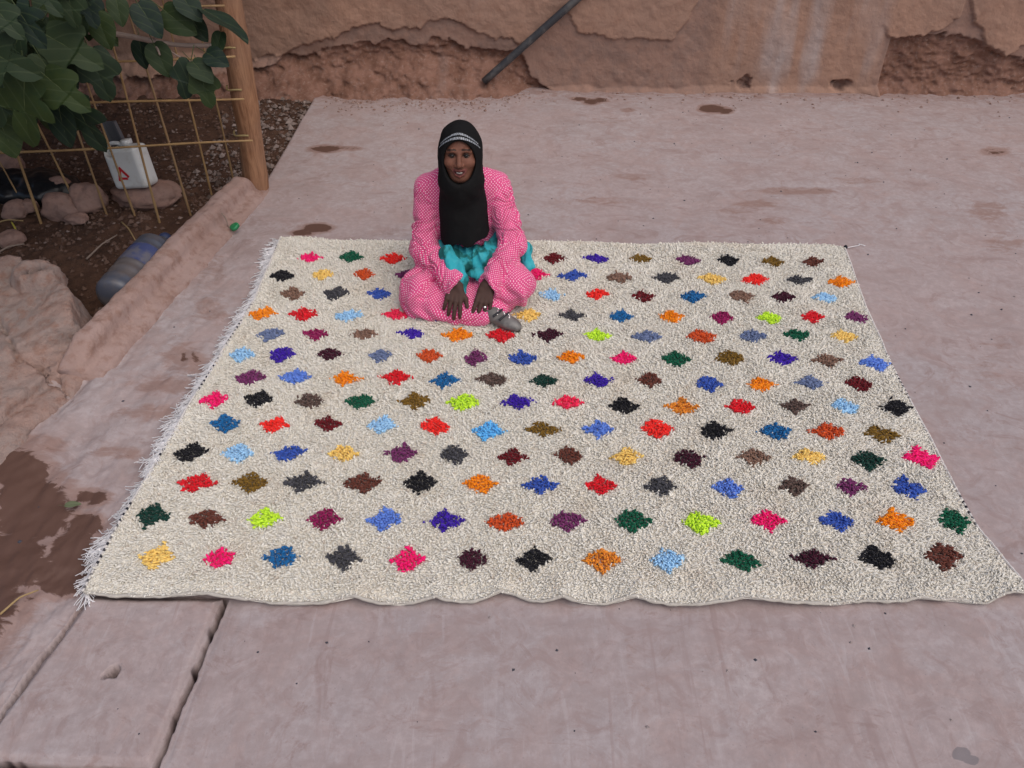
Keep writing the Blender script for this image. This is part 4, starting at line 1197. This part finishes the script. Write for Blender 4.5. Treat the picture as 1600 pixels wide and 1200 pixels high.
# ================================================================== PERSON
# a woman seated cross-legged on the far half of the rug, facing the camera
ZR = RZ + .020                                   # top of the pressed pile
Hc = PY(719, 241, 3.40)                          # middle of the head
ti = R(12)
Hx, Hu, Hf = np.array([1, 0, 0.]), np.array([0, math.sin(ti), math.cos(ti)]), np.array([0, -math.cos(ti), math.sin(ti)])
HA = np.stack([Hx, Hu, Hf])
def hd(r, u, f):
    return Hc + Hx * r + Hu * u + Hf * f
xc = Hc[0] - .002
person = empty('person', (xc, 3.45, ZR), 'seated person in a pink dotted dress and long black headscarf on the rug', 'person')
PO = np.array(person.location)

S_l, S_r = np.array([xc - .155, 3.50, .492]), np.array([xc + .155, 3.50, .505])
E_l, E_r = PY(661, 388, 3.37), PY(802, 384, 3.37)
W_l, W_r = PY(713, 443, 3.17), PY(761, 446, 3.17)
T_l, T_r = PY(704, 493, 3.075), PY(751, 496, 3.075)
K_l, K_r = np.array([-.428, 3.225, .120]), np.array([.016, 3.24, .145])
HIP_l, HIP_r = np.array([xc - .095, 3.56, .13]), np.array([xc + .095, 3.56, .13])
A_l = np.array([-.115, 3.172, .060])             # ankle of the leg whose knee is on the left
A_r = np.array([-.290, 3.235, .060])

def build_body():
    f = Field((-.60, 2.98, .0), (.18, 3.74, .86), .0032)
    # trunk
    f.ell((xc, 3.57, .14), (.165, .125, .10), None, .03)
    f.cap((xc, 3.56, .16), (xc, 3.52, .32), .115, .11, .05)
    f.cap((xc, 3.52, .32), (xc, 3.49, .46), .11, .105, .05)
    f.cap(S_l + (.03, 0, -.01), S_r + (-.03, 0, -.01), .055, .055, .05)
    f.cap((xc, 3.49, .52), hd(0, -.06, -.02), .052, .050, .03)
    # legs
    for hip, kn, an in ((HIP_l, K_l, A_l), (HIP_r, K_r, A_r)):
        f.cap(hip, kn, .078, .055, .03); f.cap(kn, an, .052, .034, .02)
    f.cap(A_l, G(780, 496, .05), .030, .026, .02); f.cap(G(780, 496, .05), G(808, 512, .04), .030, .020, .02)
    f.cap(A_r, G(742, 493, .030), .030, .016, .02)
    # arms
    for s, e, w in ((S_l, E_l, W_l), (S_r, E_r, W_r)):
        f.cap(s, e, .046, .038, .02); f.cap(e, w, .037, .024, .015)
    # hands
    def hand(W, T, sv, curl, thumb):
        d = (T - W) / np.linalg.norm(T - W)
        s = np.array(sv, float); s -= d * (s @ d); s /= np.linalg.norm(s)
        nb = np.cross(s, d)
        if nb[2] < 0: nb = -nb
        offs = (.032, .0112, -.0100, -.030)
        for i, o in enumerate(offs):
            kn = W + d * (.080 - .004 * abs(i - 1)) + s * o
            f.cap(W + d * .002 + s * o * .55, kn, .0155, .0118, .010)
        for i, (o, L) in enumerate(zip(offs, (.074, .082, .076, .059))):
            p = W + d * (.080 - .004 * abs(i - 1)) + s * o
            r = (.0108, .0110, .0104, .0092)[i]
            ang = 0
            for seg, (fr, da) in enumerate(((.46, curl[0]), (.30, curl[1]), (.24, curl[2]))):
                ang += R(da + 3 * i)
                dirn = d * math.cos(ang) - nb * math.sin(ang) + s * (.09 * (1.5 - i))
                dirn /= np.linalg.norm(dirn)
                q = p + dirn * L * fr
                f.cap(p, q, r, r * .92, .0026); p = q; r *= .92
        b = W + d * .025 + s * .020
        m = b + (s * thumb[0] + d * thumb[1] - nb * thumb[2]); e = m + (s * .012 + d * .034 - nb * .004)
        f.cap(W + d * .012 + s * .010, b, .016, .015, .010)
        f.cap(b, m, .0145, .0115, .008); f.cap(m, e, .0110, .0088, .004)
        return W + d * .080 + s * offs[2] + d * .020 + nb * .0, d, s, nb
    hand(W_l, T_l, (1, 0, 0), (4, 12, 14), (.034, .036, .004))
    info = hand(W_r, T_r, (-1, 0, 0), (4, 12, 16), (.012, .042, .022))
    # head
    f.ell(hd(0, .030, -.022), (.074, .088, .094), HA, .02)
    f.ell(hd(0, -.020, .026), (.0675, .087, .060), HA, .03)
    f.ell(hd(0, -.088, .048), (.036, .023, .032), HA, .030)
    for s in (-1, 1):
        f.ell(hd(s * .039, -.022, .062), (.026, .021, .023), HA, .018)
        f.ell(hd(s * .074, -.005, -.012), (.010, .030, .018), HA, .006)
        f.chain([hd(s * .012, .026, .082), hd(s * .030, .031, .080), hd(s * .048, .024, .066)], [.008, .009, .007], .012)
    for s in (-1, 1):
        f.ell(hd(s * .030, .011, .092), (.018, .011, .015), HA, .008, 'sub')
    f.chain([hd(0, .020, .084), hd(0, -.006, .094), hd(0, -.026, .104)], [.0075, .009, .0115], .010)
    for s in (-1, 1):
        f.ell(hd(s * .0125, -.030, .094), (.0095, .008, .010), HA, .006)
    # smiling mouth
    f.chain([hd(-.030, -.048, .074), hd(-.015, -.0515, .085), hd(0, -.052, .0885), hd(.015, -.0515, .085), hd(.030, -.048, .074)], [.004, .0055, .006, .0055, .004], .006)
    f.chain([hd(-.028, -.051, .074), hd(-.014, -.069, .083), hd(0, -.0735, .086), hd(.014, -.069, .083), hd(.028, -.051, .074)], [.004, .006, .0075, .006, .004], .006)
    f.chain([hd(-.027, -.051, .083), hd(-.014, -.0595, .097), hd(0, -.0625, .101), hd(.014, -.0595, .097), hd(.027, -.051, .083)], [.0045, .0060, .0064, .0060, .0045], .003, 'sub')
    V, Q = f.mesh()
    # colouring of skin, lips and brows in the head's own frame
    L = (V - Hc) @ HA.T; r, u, ff = L[:, 0], L[:, 1], L[:, 2]
    face = (ff > .03) & (np.abs(r) < .08) & (np.abs(u) < .13)
    col = np.tile(np.array([.165, .070, .046]), (len(V), 1))
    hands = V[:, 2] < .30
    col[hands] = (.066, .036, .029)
    up = -.052 + 4.0 * r * r; lo = -.0735 + 24 * r * r
    lips = face & (np.abs(r) < .030) & ((np.abs(u - up) < .0055) | (np.abs(u - lo) < .0065)) & (ff > .068)
    col[lips] = (.190, .060, .052)
    cav = face & (np.abs(r) < .026) & (u < up - .002) & (u > lo + .002) & (ff > .06)
    col[cav] = (.05, .012, .012)
    brow = face & (np.abs(u - (.036 - 9.0 * (np.abs(r) - .027) ** 2)) < .0034) & (np.abs(r) > .010) & (np.abs(r) < .050)
    col[brow] = (.026, .015, .012)
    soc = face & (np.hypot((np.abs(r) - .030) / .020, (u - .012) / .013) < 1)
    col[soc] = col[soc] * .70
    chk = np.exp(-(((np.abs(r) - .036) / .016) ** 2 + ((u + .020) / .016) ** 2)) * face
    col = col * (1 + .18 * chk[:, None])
    return V, Q, col, info
V, Q, colr_, hinfo = build_body()
skin = Mat('skin', rough=.62, spec=.22)
sn = skin.noise(60, 3, .6)
skin.color(skin.mix(skin.ramp(sn, .4, .7, 0, .18), skin.attr('skin', 'Color'), (.07, .032, .024, 1)))
skin.bump(sn, .0015, .4)
skin.b.inputs['Subsurface Weight'].default_value = .06
skin.b.inputs['Subsurface Radius'].default_value = (.01, .004, .002)
body = obj('body', np_mesh('body', V - PO, [Q], True, {'skin': colr_}), skin.m, parent=person)
# eyes
def ball(c, r, mat, name, par, scale=(1, 1, 1)):
    import bmesh
    bm = bmesh.new(); bmesh.ops.create_icosphere(bm, subdivisions=3, radius=r)
    Vb = np.array([v.co[:] for v in bm.verts]) * np.array(scale); F = np.array([[v.index for v in g.verts] for g in bm.faces]); bm.free()
    Vw = np.asarray(c) + Vb @ HA
    lab = np.array([1.0 if v[2] > .70 * r and abs(v[0]) < .75 * r else 0.0 for v in Vb])
    return obj(name, np_mesh(name, Vw - PO, [F], True, {'iris': lab}), mat, parent=par)
eyem = Mat('eye', rough=.2, spec=.5)
eyem.color(eyem.mix(eyem.attr('iris'), (.15, .125, .11, 1), (.010, .007, .006, 1)))
for s in (-1, 1):
    ball(hd(s * .030, .0095, .0735), .0118, eyem.m, 'eye', body)
    lid = [hd(s * .030 - .0155, .0095, .079), hd(s * .030 - .008, .0162, .0845), hd(s * .030, .0180, .0862), hd(s * .030 + .008, .0162, .0845), hd(s * .030 + .0155, .0095, .079)]
    Vl, Fl = tube(smooth_path(lid, 9), .0020, 6)
    obj('eyelid', np_mesh('eyelid', Vl - PO, Fl), Mat('eyelid_skin', (.020, .011, .009, 1), .6).m, parent=body)
# teeth: one curved row
teethm = Mat('teeth', (.46, .43, .39, 1), .45, .3)
t = np.linspace(-1, 1, 15); rr_ = t * .0175
zu = np.stack([hd(a, -.0545 + 4 * a * a, .0900 - 13 * a * a) for a in rr_]); zl = np.stack([hd(a, -.0655 + 24 * a * a, .0890 - 13 * a * a) for a in rr_])
Vt_ = np.concatenate([zu, zl, zl - Hf * .006, zu - Hf * .006]); k = np.arange(14)
Ft = [np.stack([k + 15 * a, k + 1 + 15 * a, k + 1 + 15 * ((a + 1) % 4), k + 15 * ((a + 1) % 4)], 1)[:, ::-1] for a in range(4)]
obj('teeth', np_mesh('teeth', Vt_ - PO, Ft), teethm.m, parent=body)
# ring on a finger
c, d_, s_, n_ = hinfo
th = np.linspace(0, 2 * math.pi, 25)
P = c + .0108 * (np.cos(th)[:, None] * s_ + np.sin(th)[:, None] * n_)
Vr, Fr_ = tube(P, .0022, 8, False)
silver = Mat('silver', (.75, .74, .72, 1), .25, .5); silver.b.inputs['Metallic'].default_value = 1.0
Vs, Fs = tube([c + n_ * .009, c + n_ * .0135, c + n_ * .0150], [.0068, .0062, .003], 10)
Vr, Fr_ = join([(Vr, Fr_), (Vs, Fs)])
obj('finger_ring', np_mesh('finger_ring', Vr - PO, Fr_), silver.m, parent=body)

# ---- dress with wide sleeves, drawn over the crossed legs
BONES = [(S_l, E_l), (E_l, W_l), (S_r, E_r), (E_r, W_r), (HIP_l, K_l), (K_l, A_l), (HIP_r, K_r), (K_r, A_r), (np.array([xc, 3.53, .10]), np.array([xc, 3.49, .56]))]
BRAD = [.062, .060, .062, .060, .10, .085, .10, .085, .15]
def build_dress():
    f = Field((-.62, 2.98, .0), (.20, 3.80, .66), .0042)
    for s, e, w, sg in ((S_l, E_l, W_l, -1), (S_r, E_r, W_r, 1)):
        f.cap(s, e, .061, .056, .02)
        f.cap(e, w + (w - e) * -.02, .055, .048, .025)
        dw = (w - e) / np.linalg.norm(w - e)
        f.cap(w - dw * .035 + (sg * .004, 0, -.012), w + dw * .008 + (sg * .006, 0, -.016), .050, .053, .015)
        # soft folds in the crook of the arm
    # open the cuffs
    for e, w, sg in ((E_l, W_l, -1), (E_r, W_r, 1)):
        dw = (w - e) / np.linalg.norm(w - e)
        f.box(w + dw * .075, (.10, .10, .055), np.stack([np.cross(dw, [0, 0, 1]) / np.linalg.norm(np.cross(dw, [0, 0, 1])), np.cross(np.cross(dw, [0, 0, 1]), dw) / np.linalg.norm(np.cross(dw, [0, 0, 1])), dw]), .004, .006, 'sub')
        f.cap(w - dw * .03 + (sg * .005, 0, -.012), w + dw * .08 + (sg * .005, 0, -.012), .036, .046, .004, 'sub')
    for z0, z1, r0, r1 in ((.12, .34, .150, .140), (.34, .47, .140, .130)):
        f.cap((xc, 3.545, z0), (xc, 3.505, z1), r0, r1, .05)
    f.cap(S_l + (.015, 0, .0), (xc - .055, 3.49, .565), .062, .052, .05); f.cap(S_r + (-.015, 0, .0), (xc + .055, 3.49, .575), .062, .052, .05)
    f.ell((xc, 3.57, .13), (.20, .16, .13), None, .05)
    for hip, kn in ((HIP_l, K_l), (HIP_r, K_r)):
        f.cap(hip, kn, .098, .080, .05)
    f.ell(K_l + (-.005, .0, -.005), (.074, .088, .078), None, .03); f.ell(K_r + (.010, 0, -.01), (.076, .088, .080), None, .03)
    f.cap(K_l + (.03, -.01, -.02), A_l + (-.02, -.01, .01), .078, .058, .03)
    f.cap(K_r + (-.02, -.01, -.02), A_r, .075, .060, .03)
    f.ell((xc, 3.36, .10), (.19, .16, .075), None, .04)
    # cloth lying on the rug in front of the left knee
    h0, h1 = G(634, 492, ZR), G(725, 499, ZR)
    f.cap(h0 + (.035, .05, .018), h1 + (-.02, .03, .014), .030, .022, .03)
    f.ell((h0 + h1) / 2 + (-.01, .09, .03), (.15, .10, .055), None, .04)
    f.ell((-.10, 3.20, .05), (.11, .05, .035), None, .03)
    f.cap((-.44, 3.17, .045), (-.20, 3.115, .050), .034, .030, .03)
    f.cap((-.25, 3.16, .085), (-.13, 3.16, .085), .050, .046, .03)
    f.cap((-.14, 3.15, .07), (-.065, 3.14, .060), .046, .040, .025)
    f.cap((-.25, 3.12, .055), (-.13, 3.105, .055), .036, .040, .025)
    f.ell(h0 + (.045, .05, .016), (.065, .07, .034), None, .02)
    V, Q = f.mesh()
    nrm = vnormals(V, [Q])
    x, y, z = V.T
    torso = sstep(.2, .3, z)
    # folds: sleeves crease across, the skirt falls in radiating pleats
    disp = np.zeros(len(V))
    for (a, b), sg in (((S_l, E_l), 1), ((E_l, W_l), 1), ((S_r, E_r), -1), ((E_r, W_r), -1)):
        ab = b - a; L = np.linalg.norm(ab); t = ((V - a) @ ab) / L ** 2
        dist = np.linalg.norm(V - a - np.clip(t, 0, 1)[:, None] * ab, axis=1)
        w = sstep(.085, .062, dist) * sstep(-.1, .15, t) * sstep(1.15, .9, t)
        ph = t * L * 120 + 26 * sg * x + 14 * noise(x * 14, y * 14, z * 14, 5)
        disp += w * .0060 * np.sin(ph) * (.4 + .9 * np.clip(noise(x * 11, y * 11, z * 11, 6) + .4, 0, 1))
    low = sstep(.26, .16, z)
    for K, ph0 in ((K_l, 0.), (K_r, 2.)):
        w = low * np.exp(-(np.hypot(x - K[0], y - K[1]) / .20) ** 2)
        an = np.arctan2(y - K[1] - .12, x - K[0] - .08 * np.sign(xc - K[0]))
        disp += w * .0085 * np.sin(an * 12 + ph0 + 5 * noise(x * 9, y * 9, z * 9, 8))
    disp += .0045 * fbm(x * 9, y * 9, z * 9, 15, 3)
    r1 = noise(x * 8 + z * 9, y * 8, z * 5 - x * 4, 61); r2_ = noise(x * 7 - z * 8, y * 11, z * 7, 62); r3_ = noise(x * 15, y * 15 + z * 10, z * 15, 63)
    disp -= .0065 * np.exp(-(r1 / .08) ** 2) + .0055 * np.exp(-(r2_ / .07) ** 2)
    disp += .003
    V = V + nrm * disp[:, None]
    V[:, 2] = np.maximum(V[:, 2], ZR - .012)
    # cloth coordinates in metres, one chart for each face
    C = V[Q].mean(1); best = np.full(len(Q), 9e9); ch = np.zeros(len(Q), int)
    for i, ((a, b), r) in enumerate(zip(BONES, BRAD)):
        ab = b - a; t = np.clip(((C - a) @ ab) / (ab @ ab), 0, 1)
        dd_ = np.linalg.norm(C - a - t[:, None] * ab, axis=1) / r
        m = dd_ < best; best[m] = dd_[m]; ch[m] = i
    uv = np.zeros((len(Q), 4, 2)); cap_ = np.zeros(len(Q), bool)
    for i, ((a, b), r) in enumerate(zip(BONES, BRAD)):
        m = ch == i
        if not m.any(): continue
        ax = (b - a) / np.linalg.norm(b - a); Aa, Bb = frame_axes(ax[None]); Aa, Bb = Aa[0], Bb[0]
        W4 = V[Q[m]] - a
        ang = np.arctan2(W4 @ Bb, W4 @ Aa)
        ac = np.arctan2((C[m] - a) @ Bb, (C[m] - a) @ Aa)[:, None]
        ang = ac + (ang - ac + math.pi) % (2 * math.pi) - math.pi
        uv[m, :, 0] = ang * r; uv[m, :, 1] = W4 @ ax
        tc_ = ((C[m] - a) @ ax) / np.linalg.norm(b - a); cap_[m] = (tc_ < .04) | (tc_ > .97) | (i >= 8) | (i in (4, 6))
    fn = np.abs(np.cross(V[Q[:, 2]] - V[Q[:, 0]], V[Q[:, 3]] - V[Q[:, 1]])); dom = fn.argmax(1)
    for k_, (p_, q_) in enumerate(((1, 2), (0, 2), (0, 1))):
        m = cap_ & (dom == k_); uv[m, :, 0] = V[Q[m]][..., p_]; uv[m, :, 1] = V[Q[m]][..., q_]
    return V, Q, uv.reshape(-1, 2)
V, Q, uvd = build_dress()
dm = Mat('pink_dotted_cotton', rough=.9, spec=.12)
uvn = dm.n('UVMap'); mp = dm.n('Mapping'); dm.nt.links.new(uvn.outputs[0], mp.inputs[0])
mp.inputs['Rotation'].default_value = (0, 0, R(45)); mp.inputs['Scale'].default_value = (100, 100, 100)
vo = dm.n('TexVoronoi'); vo.voronoi_dimensions = '2D'; vo.inputs['Scale'].default_value = 1.0; vo.inputs['Randomness'].default_value = .0
dm.nt.links.new(mp.outputs[0], vo.inputs['Vector'])
dots = dm.ramp(vo.outputs['Distance'], .17, .27, 1, 0)
pk = dm.mix(dm.ramp(dm.noise(9, 3), .4, .7), (.66, .070, .225, 1), (.56, .055, .185, 1))
dm.color(dm.mix(dots, pk, (.80, .60, .66, 1)))
wv_ = dm.noise(220, 2, .5); dm.bump(wv_, .001, .5)
dm.b.inputs['Sheen Weight'].default_value = .2
obj('dress', np_mesh('dress', V - PO, [Q], True, uv=uvd), dm.m, parent=person)

# ---- long black headscarf
def build_scarf():
    f = Field((-.45, 3.20, .17), (.02, 3.66, .88), .0036)
    f.ell(hd(0, .022, -.020), (.094, .118, .118), HA, .02)
    f.ell(hd(0, -.060, -.002), (.088, .115, .094), HA, .05)
    f.ell(hd(0, -.130, .010), (.088, .08, .084), HA, .06)
    a0, a1, a2 = np.array([xc + .002, 3.425, .60]), np.array([xc + .006, 3.412, .44]), np.array([xc + .020, 3.40, .18])
    def ecyl(a, b, ra, rb, k):
        ab = b - a
        def fn(X, Y, Z):
            t = np.clip((Z - a[2]) / ab[2], 0, 1)
            rx = ra[0] + (rb[0] - ra[0]) * t; ry = ra[1] + (rb[1] - ra[1]) * t
            q = np.sqrt(((X - a[0] - ab[0] * t) / rx) ** 2 + ((Y - a[1] - ab[1] * t) / ry) ** 2)
            return np.maximum((q - 1) * np.minimum(rx, ry), np.maximum(Z - a[2], b[2] - Z))
        m = max(ra + rb)
        f.op(np.minimum(a, b) - (m, m, .01), np.maximum(a, b) + (m, m, .01), fn, k)
    zk = [a2[2], a1[2], a0[2] - .02, a0[2] + .03]
    def drape(X, Y, Z):
        cx = np.interp(Z, zk, [a2[0], a1[0], a0[0], a0[0]]); cy = np.interp(Z, zk, [a2[1], a1[1], a0[1], a0[1] + .01])
        rx = np.interp(Z, zk, [.122, .105, .096, .085]); ry = np.interp(Z, zk, [.128, .110, .097, .080])
        return np.maximum((np.sqrt(((X - cx) / rx) ** 2 + ((Y - cy) / ry) ** 2) - 1) * .1, np.maximum(Z - a0[2] - .03, a2[2] - Z))
    f.op((xc - .15, 3.25, .18), (xc + .15, 3.56, .64), drape, .04)
    # face opening
    def op(X, Y, Z):
        dx, dy, dz = X - Hc[0], Y - Hc[1], Z - Hc[2]
        u = dy * Hu[1] + dz * Hu[2]; ff = dy * Hf[1] + dz * Hf[2]
        uu_ = np.where(u + .018 > 0, (u + .018) / .088, (u + .018) / .094)
        return np.maximum((np.sqrt((dx / .0665) ** 2 + uu_ ** 2) - 1) * .066, .022 - ff + .0 * dx)
    f.op(Hc - .16, Hc + .16, op, .012, 'sub')
    # hem
    hz = PY(690, 391, 3.29)[2]; hz2 = PY(770, 380, 3.29)[2]
    def hem(X, Y, Z):
        return Z - (hz + (hz2 - hz) * (X - (xc - .1)) / .22 + .006 * np.sin(X * 70)) + .0 * Y
    f.op((-.45, 3.2, .15), (.02, 3.66, .36), hem, .006, 'sub')
    V, Q = f.mesh(); n = vnormals(V, [Q]); x, y, z = V.T
    low = sstep(Hc[2] - .10, Hc[2] - .20, z)
    disp = low * .0075 * np.sin(x * 62 + 10 * noise(x * 5, 0, z * 4, 31) + 1.5 * np.sin(z * 18)) * (.5 + .5 * noise(x * 9, y * 9, z * 3, 32))
    disp += .0018 * np.sin(z * 60 + 90 * np.abs(x - xc) ) * np.exp(-((z - (Hc[2] - .135)) / .05) ** 2)
    disp += .0025 * fbm(x * 16, y * 16, z * 16, 33, 3)
    return V + n * disp[:, None], Q
V, Q = build_scarf()
bk = Mat('black_cloth', (.0085, .0085, .009, 1), .88, .12)
bkn = bk.noise(180, 2); bk.bump(bkn, .001, .4)
scarf = obj('headscarf', np_mesh('headscarf', V - PO, [Q]), bk.m, parent=person)
# embroidered band across the brow
def band(u0, u1, name, mat, lift, amax=64):
    na, nb_ = 50, 5; P = []
    c = np.array([0, .022, -.020]); rad_ = np.array([.094, .118, .118]) + lift
    for a in np.linspace(-R(amax), R(amax), na):
        for b in np.linspace(u0, u1, nb_):
            e = b * math.cos(a * .88) + (-.030) * (1 - math.cos(a * .88))
            s = math.sqrt(max(1e-6, 1 - min(.98, (e - c[1]) / rad_[1]) ** 2))
            P.append(hd(c[0] + rad_[0] * s * math.sin(a), e, c[2] + rad_[2] * s * math.cos(a)))
    P = np.array(P); uvp = np.stack(np.meshgrid(np.linspace(0, 1, na), np.linspace(0, 1, nb_), indexing='ij'), -1).reshape(-1, 2)
    F = grid_faces(na, nb_)
    return obj(name, np_mesh(name, P - PO, [F], True, uv=uvp[F.ravel()]), mat, parent=scarf)
bm_ = Mat('embroidered_band', rough=.5, spec=.4)
uvn = bm_.n('UVMap'); sx_ = bm_.n('SeparateXYZ'); bm_.nt.links.new(uvn.outputs[0], sx_.inputs[0])
mp = bm_.n('Mapping'); mp.inputs['Scale'].default_value = (26, 2.0, 1); bm_.nt.links.new(uvn.outputs[0], mp.inputs[0])
wv2 = bm_.noise(1.6, 2, .5, mp.outputs[0]); saw = bm_.math('FRACT', bm_.math('MULTIPLY', sx_.outputs[0], 24.0))
msk = bm_.math('MULTIPLY', bm_.ramp(saw, .25, .35), bm_.ramp(wv2, .38, .50))
ends = bm_.math('MULTIPLY', bm_.ramp(sx_.outputs[1], .06, .12), bm_.ramp(sx_.outputs[1], .94, .88))
bm_.color(bm_.mix(bm_.math('MULTIPLY', msk, ends), (.0085, .0085, .009, 1), (.36, .39, .43, 1)))
band(.0785, .0895, 'embroidered_band', bm_.m, .0042)
band(.0945, .1040, 'embroidered_band', bm_.m, .0042, 58)

# ---- turquoise shawl knotted round the waist
def build_shawl():
    f = Field((-.42, 3.10, .02), (.14, 3.75, .40), .0042)
    p = PY(735, 408, 3.34)
    f.ell(p + (0, .02, .0), (.135, .075, .065), None, .02)
    f.ell(p + (-.055, -.015, -.01), (.055, .060, .06), None, .03); f.ell(p + (.055, -.01, -.012), (.065, .055, .055), None, .03)
    f.ell(p + (.075, .0, .030), (.055, .06, .045), None, .03)
    f.chain([PY(699, 400, 3.28), PY(712, 420, 3.23), PY(721, 438, 3.185), PY(727, 458, 3.15)], [.040, .034, .022, .010], .015)
    f.ell(PY(745, 428, 3.235), (.050, .030, .016), None, .02)
    # round the back, with a loose end on the rug by the hip
    f.chain([p + (.10, .03, .03), np.array([xc + .165, 3.50, .23]), np.array([xc + .15, 3.62, .24]), np.array([xc, 3.69, .24]), np.array([xc - .15, 3.62, .24]), np.array([xc - .165, 3.50, .23]), p + (-.10, .03, .03)], [.045] * 7, .03)
    e0 = PY(818, 392, 3.42); e1 = PY(829, 418, 3.36)
    f.chain([np.array([xc + .17, 3.50, .21]), e0, e1], [.05, .034, .022], .02)
    V, Q = f.mesh(); n = vnormals(V, [Q]); x, y, z = V.T
    disp = .011 * (1 - 2.2 * np.abs(noise(x * 34 + 9 * (z - .2), y * 8, z * 7, 41))) + .004 * fbm(x * 18, y * 18, z * 12, 42, 3)
    return V + n * disp[:, None], Q
V, Q = build_shawl()
tm = Mat('turquoise_shawl', rough=.85, spec=.15)
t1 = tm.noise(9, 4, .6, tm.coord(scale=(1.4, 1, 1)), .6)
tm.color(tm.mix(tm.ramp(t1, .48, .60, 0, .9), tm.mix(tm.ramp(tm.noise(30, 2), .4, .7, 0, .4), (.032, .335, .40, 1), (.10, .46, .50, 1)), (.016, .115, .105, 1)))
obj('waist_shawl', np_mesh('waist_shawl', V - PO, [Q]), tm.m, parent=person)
rt, dr_, ln = [], [], []
for k in range(46):
    q = PY(744 + k * .62, 428 + 1.2 * math.sin(k), 3.225); rt.append(q); dr_.append((.05 * rng.normal(), -1)); ln.append(.03 + .008 * rng.normal())
q4 = []
for r_, d_, l_ in zip(rt, dr_, ln):
    q4.append(tube(np.array([r_, r_ + (d_[0] * .01, -.008, -.004), r_ + (d_[0] * .02, -.014, -.012), r_ + (d_[0] * .03 + .004 * rng.normal(), -.016, -.024)]), .0016, 4, False))
V, F = join(q4)
obj('shawl_fringe', np_mesh('shawl_fringe', V - PO, F), Mat('pale_turquoise', (.22, .52, .56, 1), .85).m, parent=person, kind='stuff')

# ---- grey slipper with shiny studs, and the tan sole of the other
def build_slipper():
    h, t_ = G(760, 488, ZR + .03), G(812, 514, ZR + .015)
    d = t_ - h; d[2] = 0; L = np.linalg.norm(d); d /= L; s = np.array([d[1], -d[0], 0])
    ax = np.stack([d, s, [0, 0, 1.]])
    f = Field(np.minimum(h, t_) - .09, np.maximum(h, t_) + .09, .0032)
    b = np.array([h[0], h[1], ZR])
    f.ell(b + d * L * .45 + (0, 0, .026), (L * .50, .038, .031), ax, .01)
    f.ell(b + d * L * .72 + (0, 0, .020), (L * .32, .034, .023), ax, .02)
    f.ell(b + d * L * .18 + (0, 0, .040), (L * .22, .038, .034), ax, .02)
    f.box(b + (0, 0, -.045), (.4, .4, .05), None, .002, .003, 'sub')
    V, Q = f.mesh()
    return V, Q, b, d, s, L
V, Q, sb_, sd_, ss_, SL = build_slipper()
gs = Mat('grey_slipper', rough=.45, spec=.45)
gs.color(gs.mix(gs.ramp(gs.noise(25, 3), .4, .7), (.115, .108, .102, 1), (.19, .18, .17, 1)))
slip = obj('slipper', np_mesh('slipper', V - PO, [Q]), gs.m, parent=person)
dkv = Mat('dark_velvet', (.03, .03, .036, 1), .7)
for a_ in (.40, .58):                                # dark bands across the instep
    w_ = np.linspace(-1, 1, 17); pts_ = []
    for q in w_:
        c_ = sb_ + sd_ * SL * (a_ - .05 * q * q) + ss_ * .036 * q
        dd2 = np.hypot(V[:, 0] - c_[0], V[:, 1] - c_[1]); pts_.append([c_[0], c_[1], V[dd2 < .008, 2].max() if (dd2 < .008).any() else ZR + .012])
    Vb_, Fb_ = tube(smooth_path(pts_, 17), .0055, 8)
    obj('instep_band', np_mesh('instep_band', Vb_ - PO, Fb_), dkv.m, parent=slip)
for k, (a, b_) in enumerate([(.32, .4), (.36, -.1), (.40, -.55), (.50, .35), (.55, 0), (.57, -.4), (.66, .25), (.70, -.1), (.44, .7), (.60, .62)]):
    p = sb_ + sd_ * SL * a + ss_ * .030 * -b_
    nz = V[np.argmin(np.hypot(V[:, 0] - p[0], V[:, 1] - p[1]) - .5 * V[:, 2]), 2]
    me = rock_mesh(30 + k, (.0055, .0055, .005), sub=2)
    o = obj('stud', me, silver.m, parent=slip); o.location = np.array([p[0], p[1], nz]) - PO
q0, q1 = G(727, 497, ZR + .008), G(757, 501, ZR + .008)
d = q1 - q0; L = np.linalg.norm(d); d /= L; s = np.array([d[1], -d[0], 0])
f = Field(np.minimum(q0, q1) - .05, np.maximum(q0, q1) + .06, .003)
f.ell((q0 + q1) / 2 + (0, .012, .002), (L * .62, .028, .013), np.stack([d, s, [0, 0, 1.]]), .005)
V, Q = f.mesh()
obj('slipper_sole', np_mesh('slipper_sole', V - PO, [Q]), Mat('tan_sole', (.50, .33, .16, 1), .7).m, parent=person)
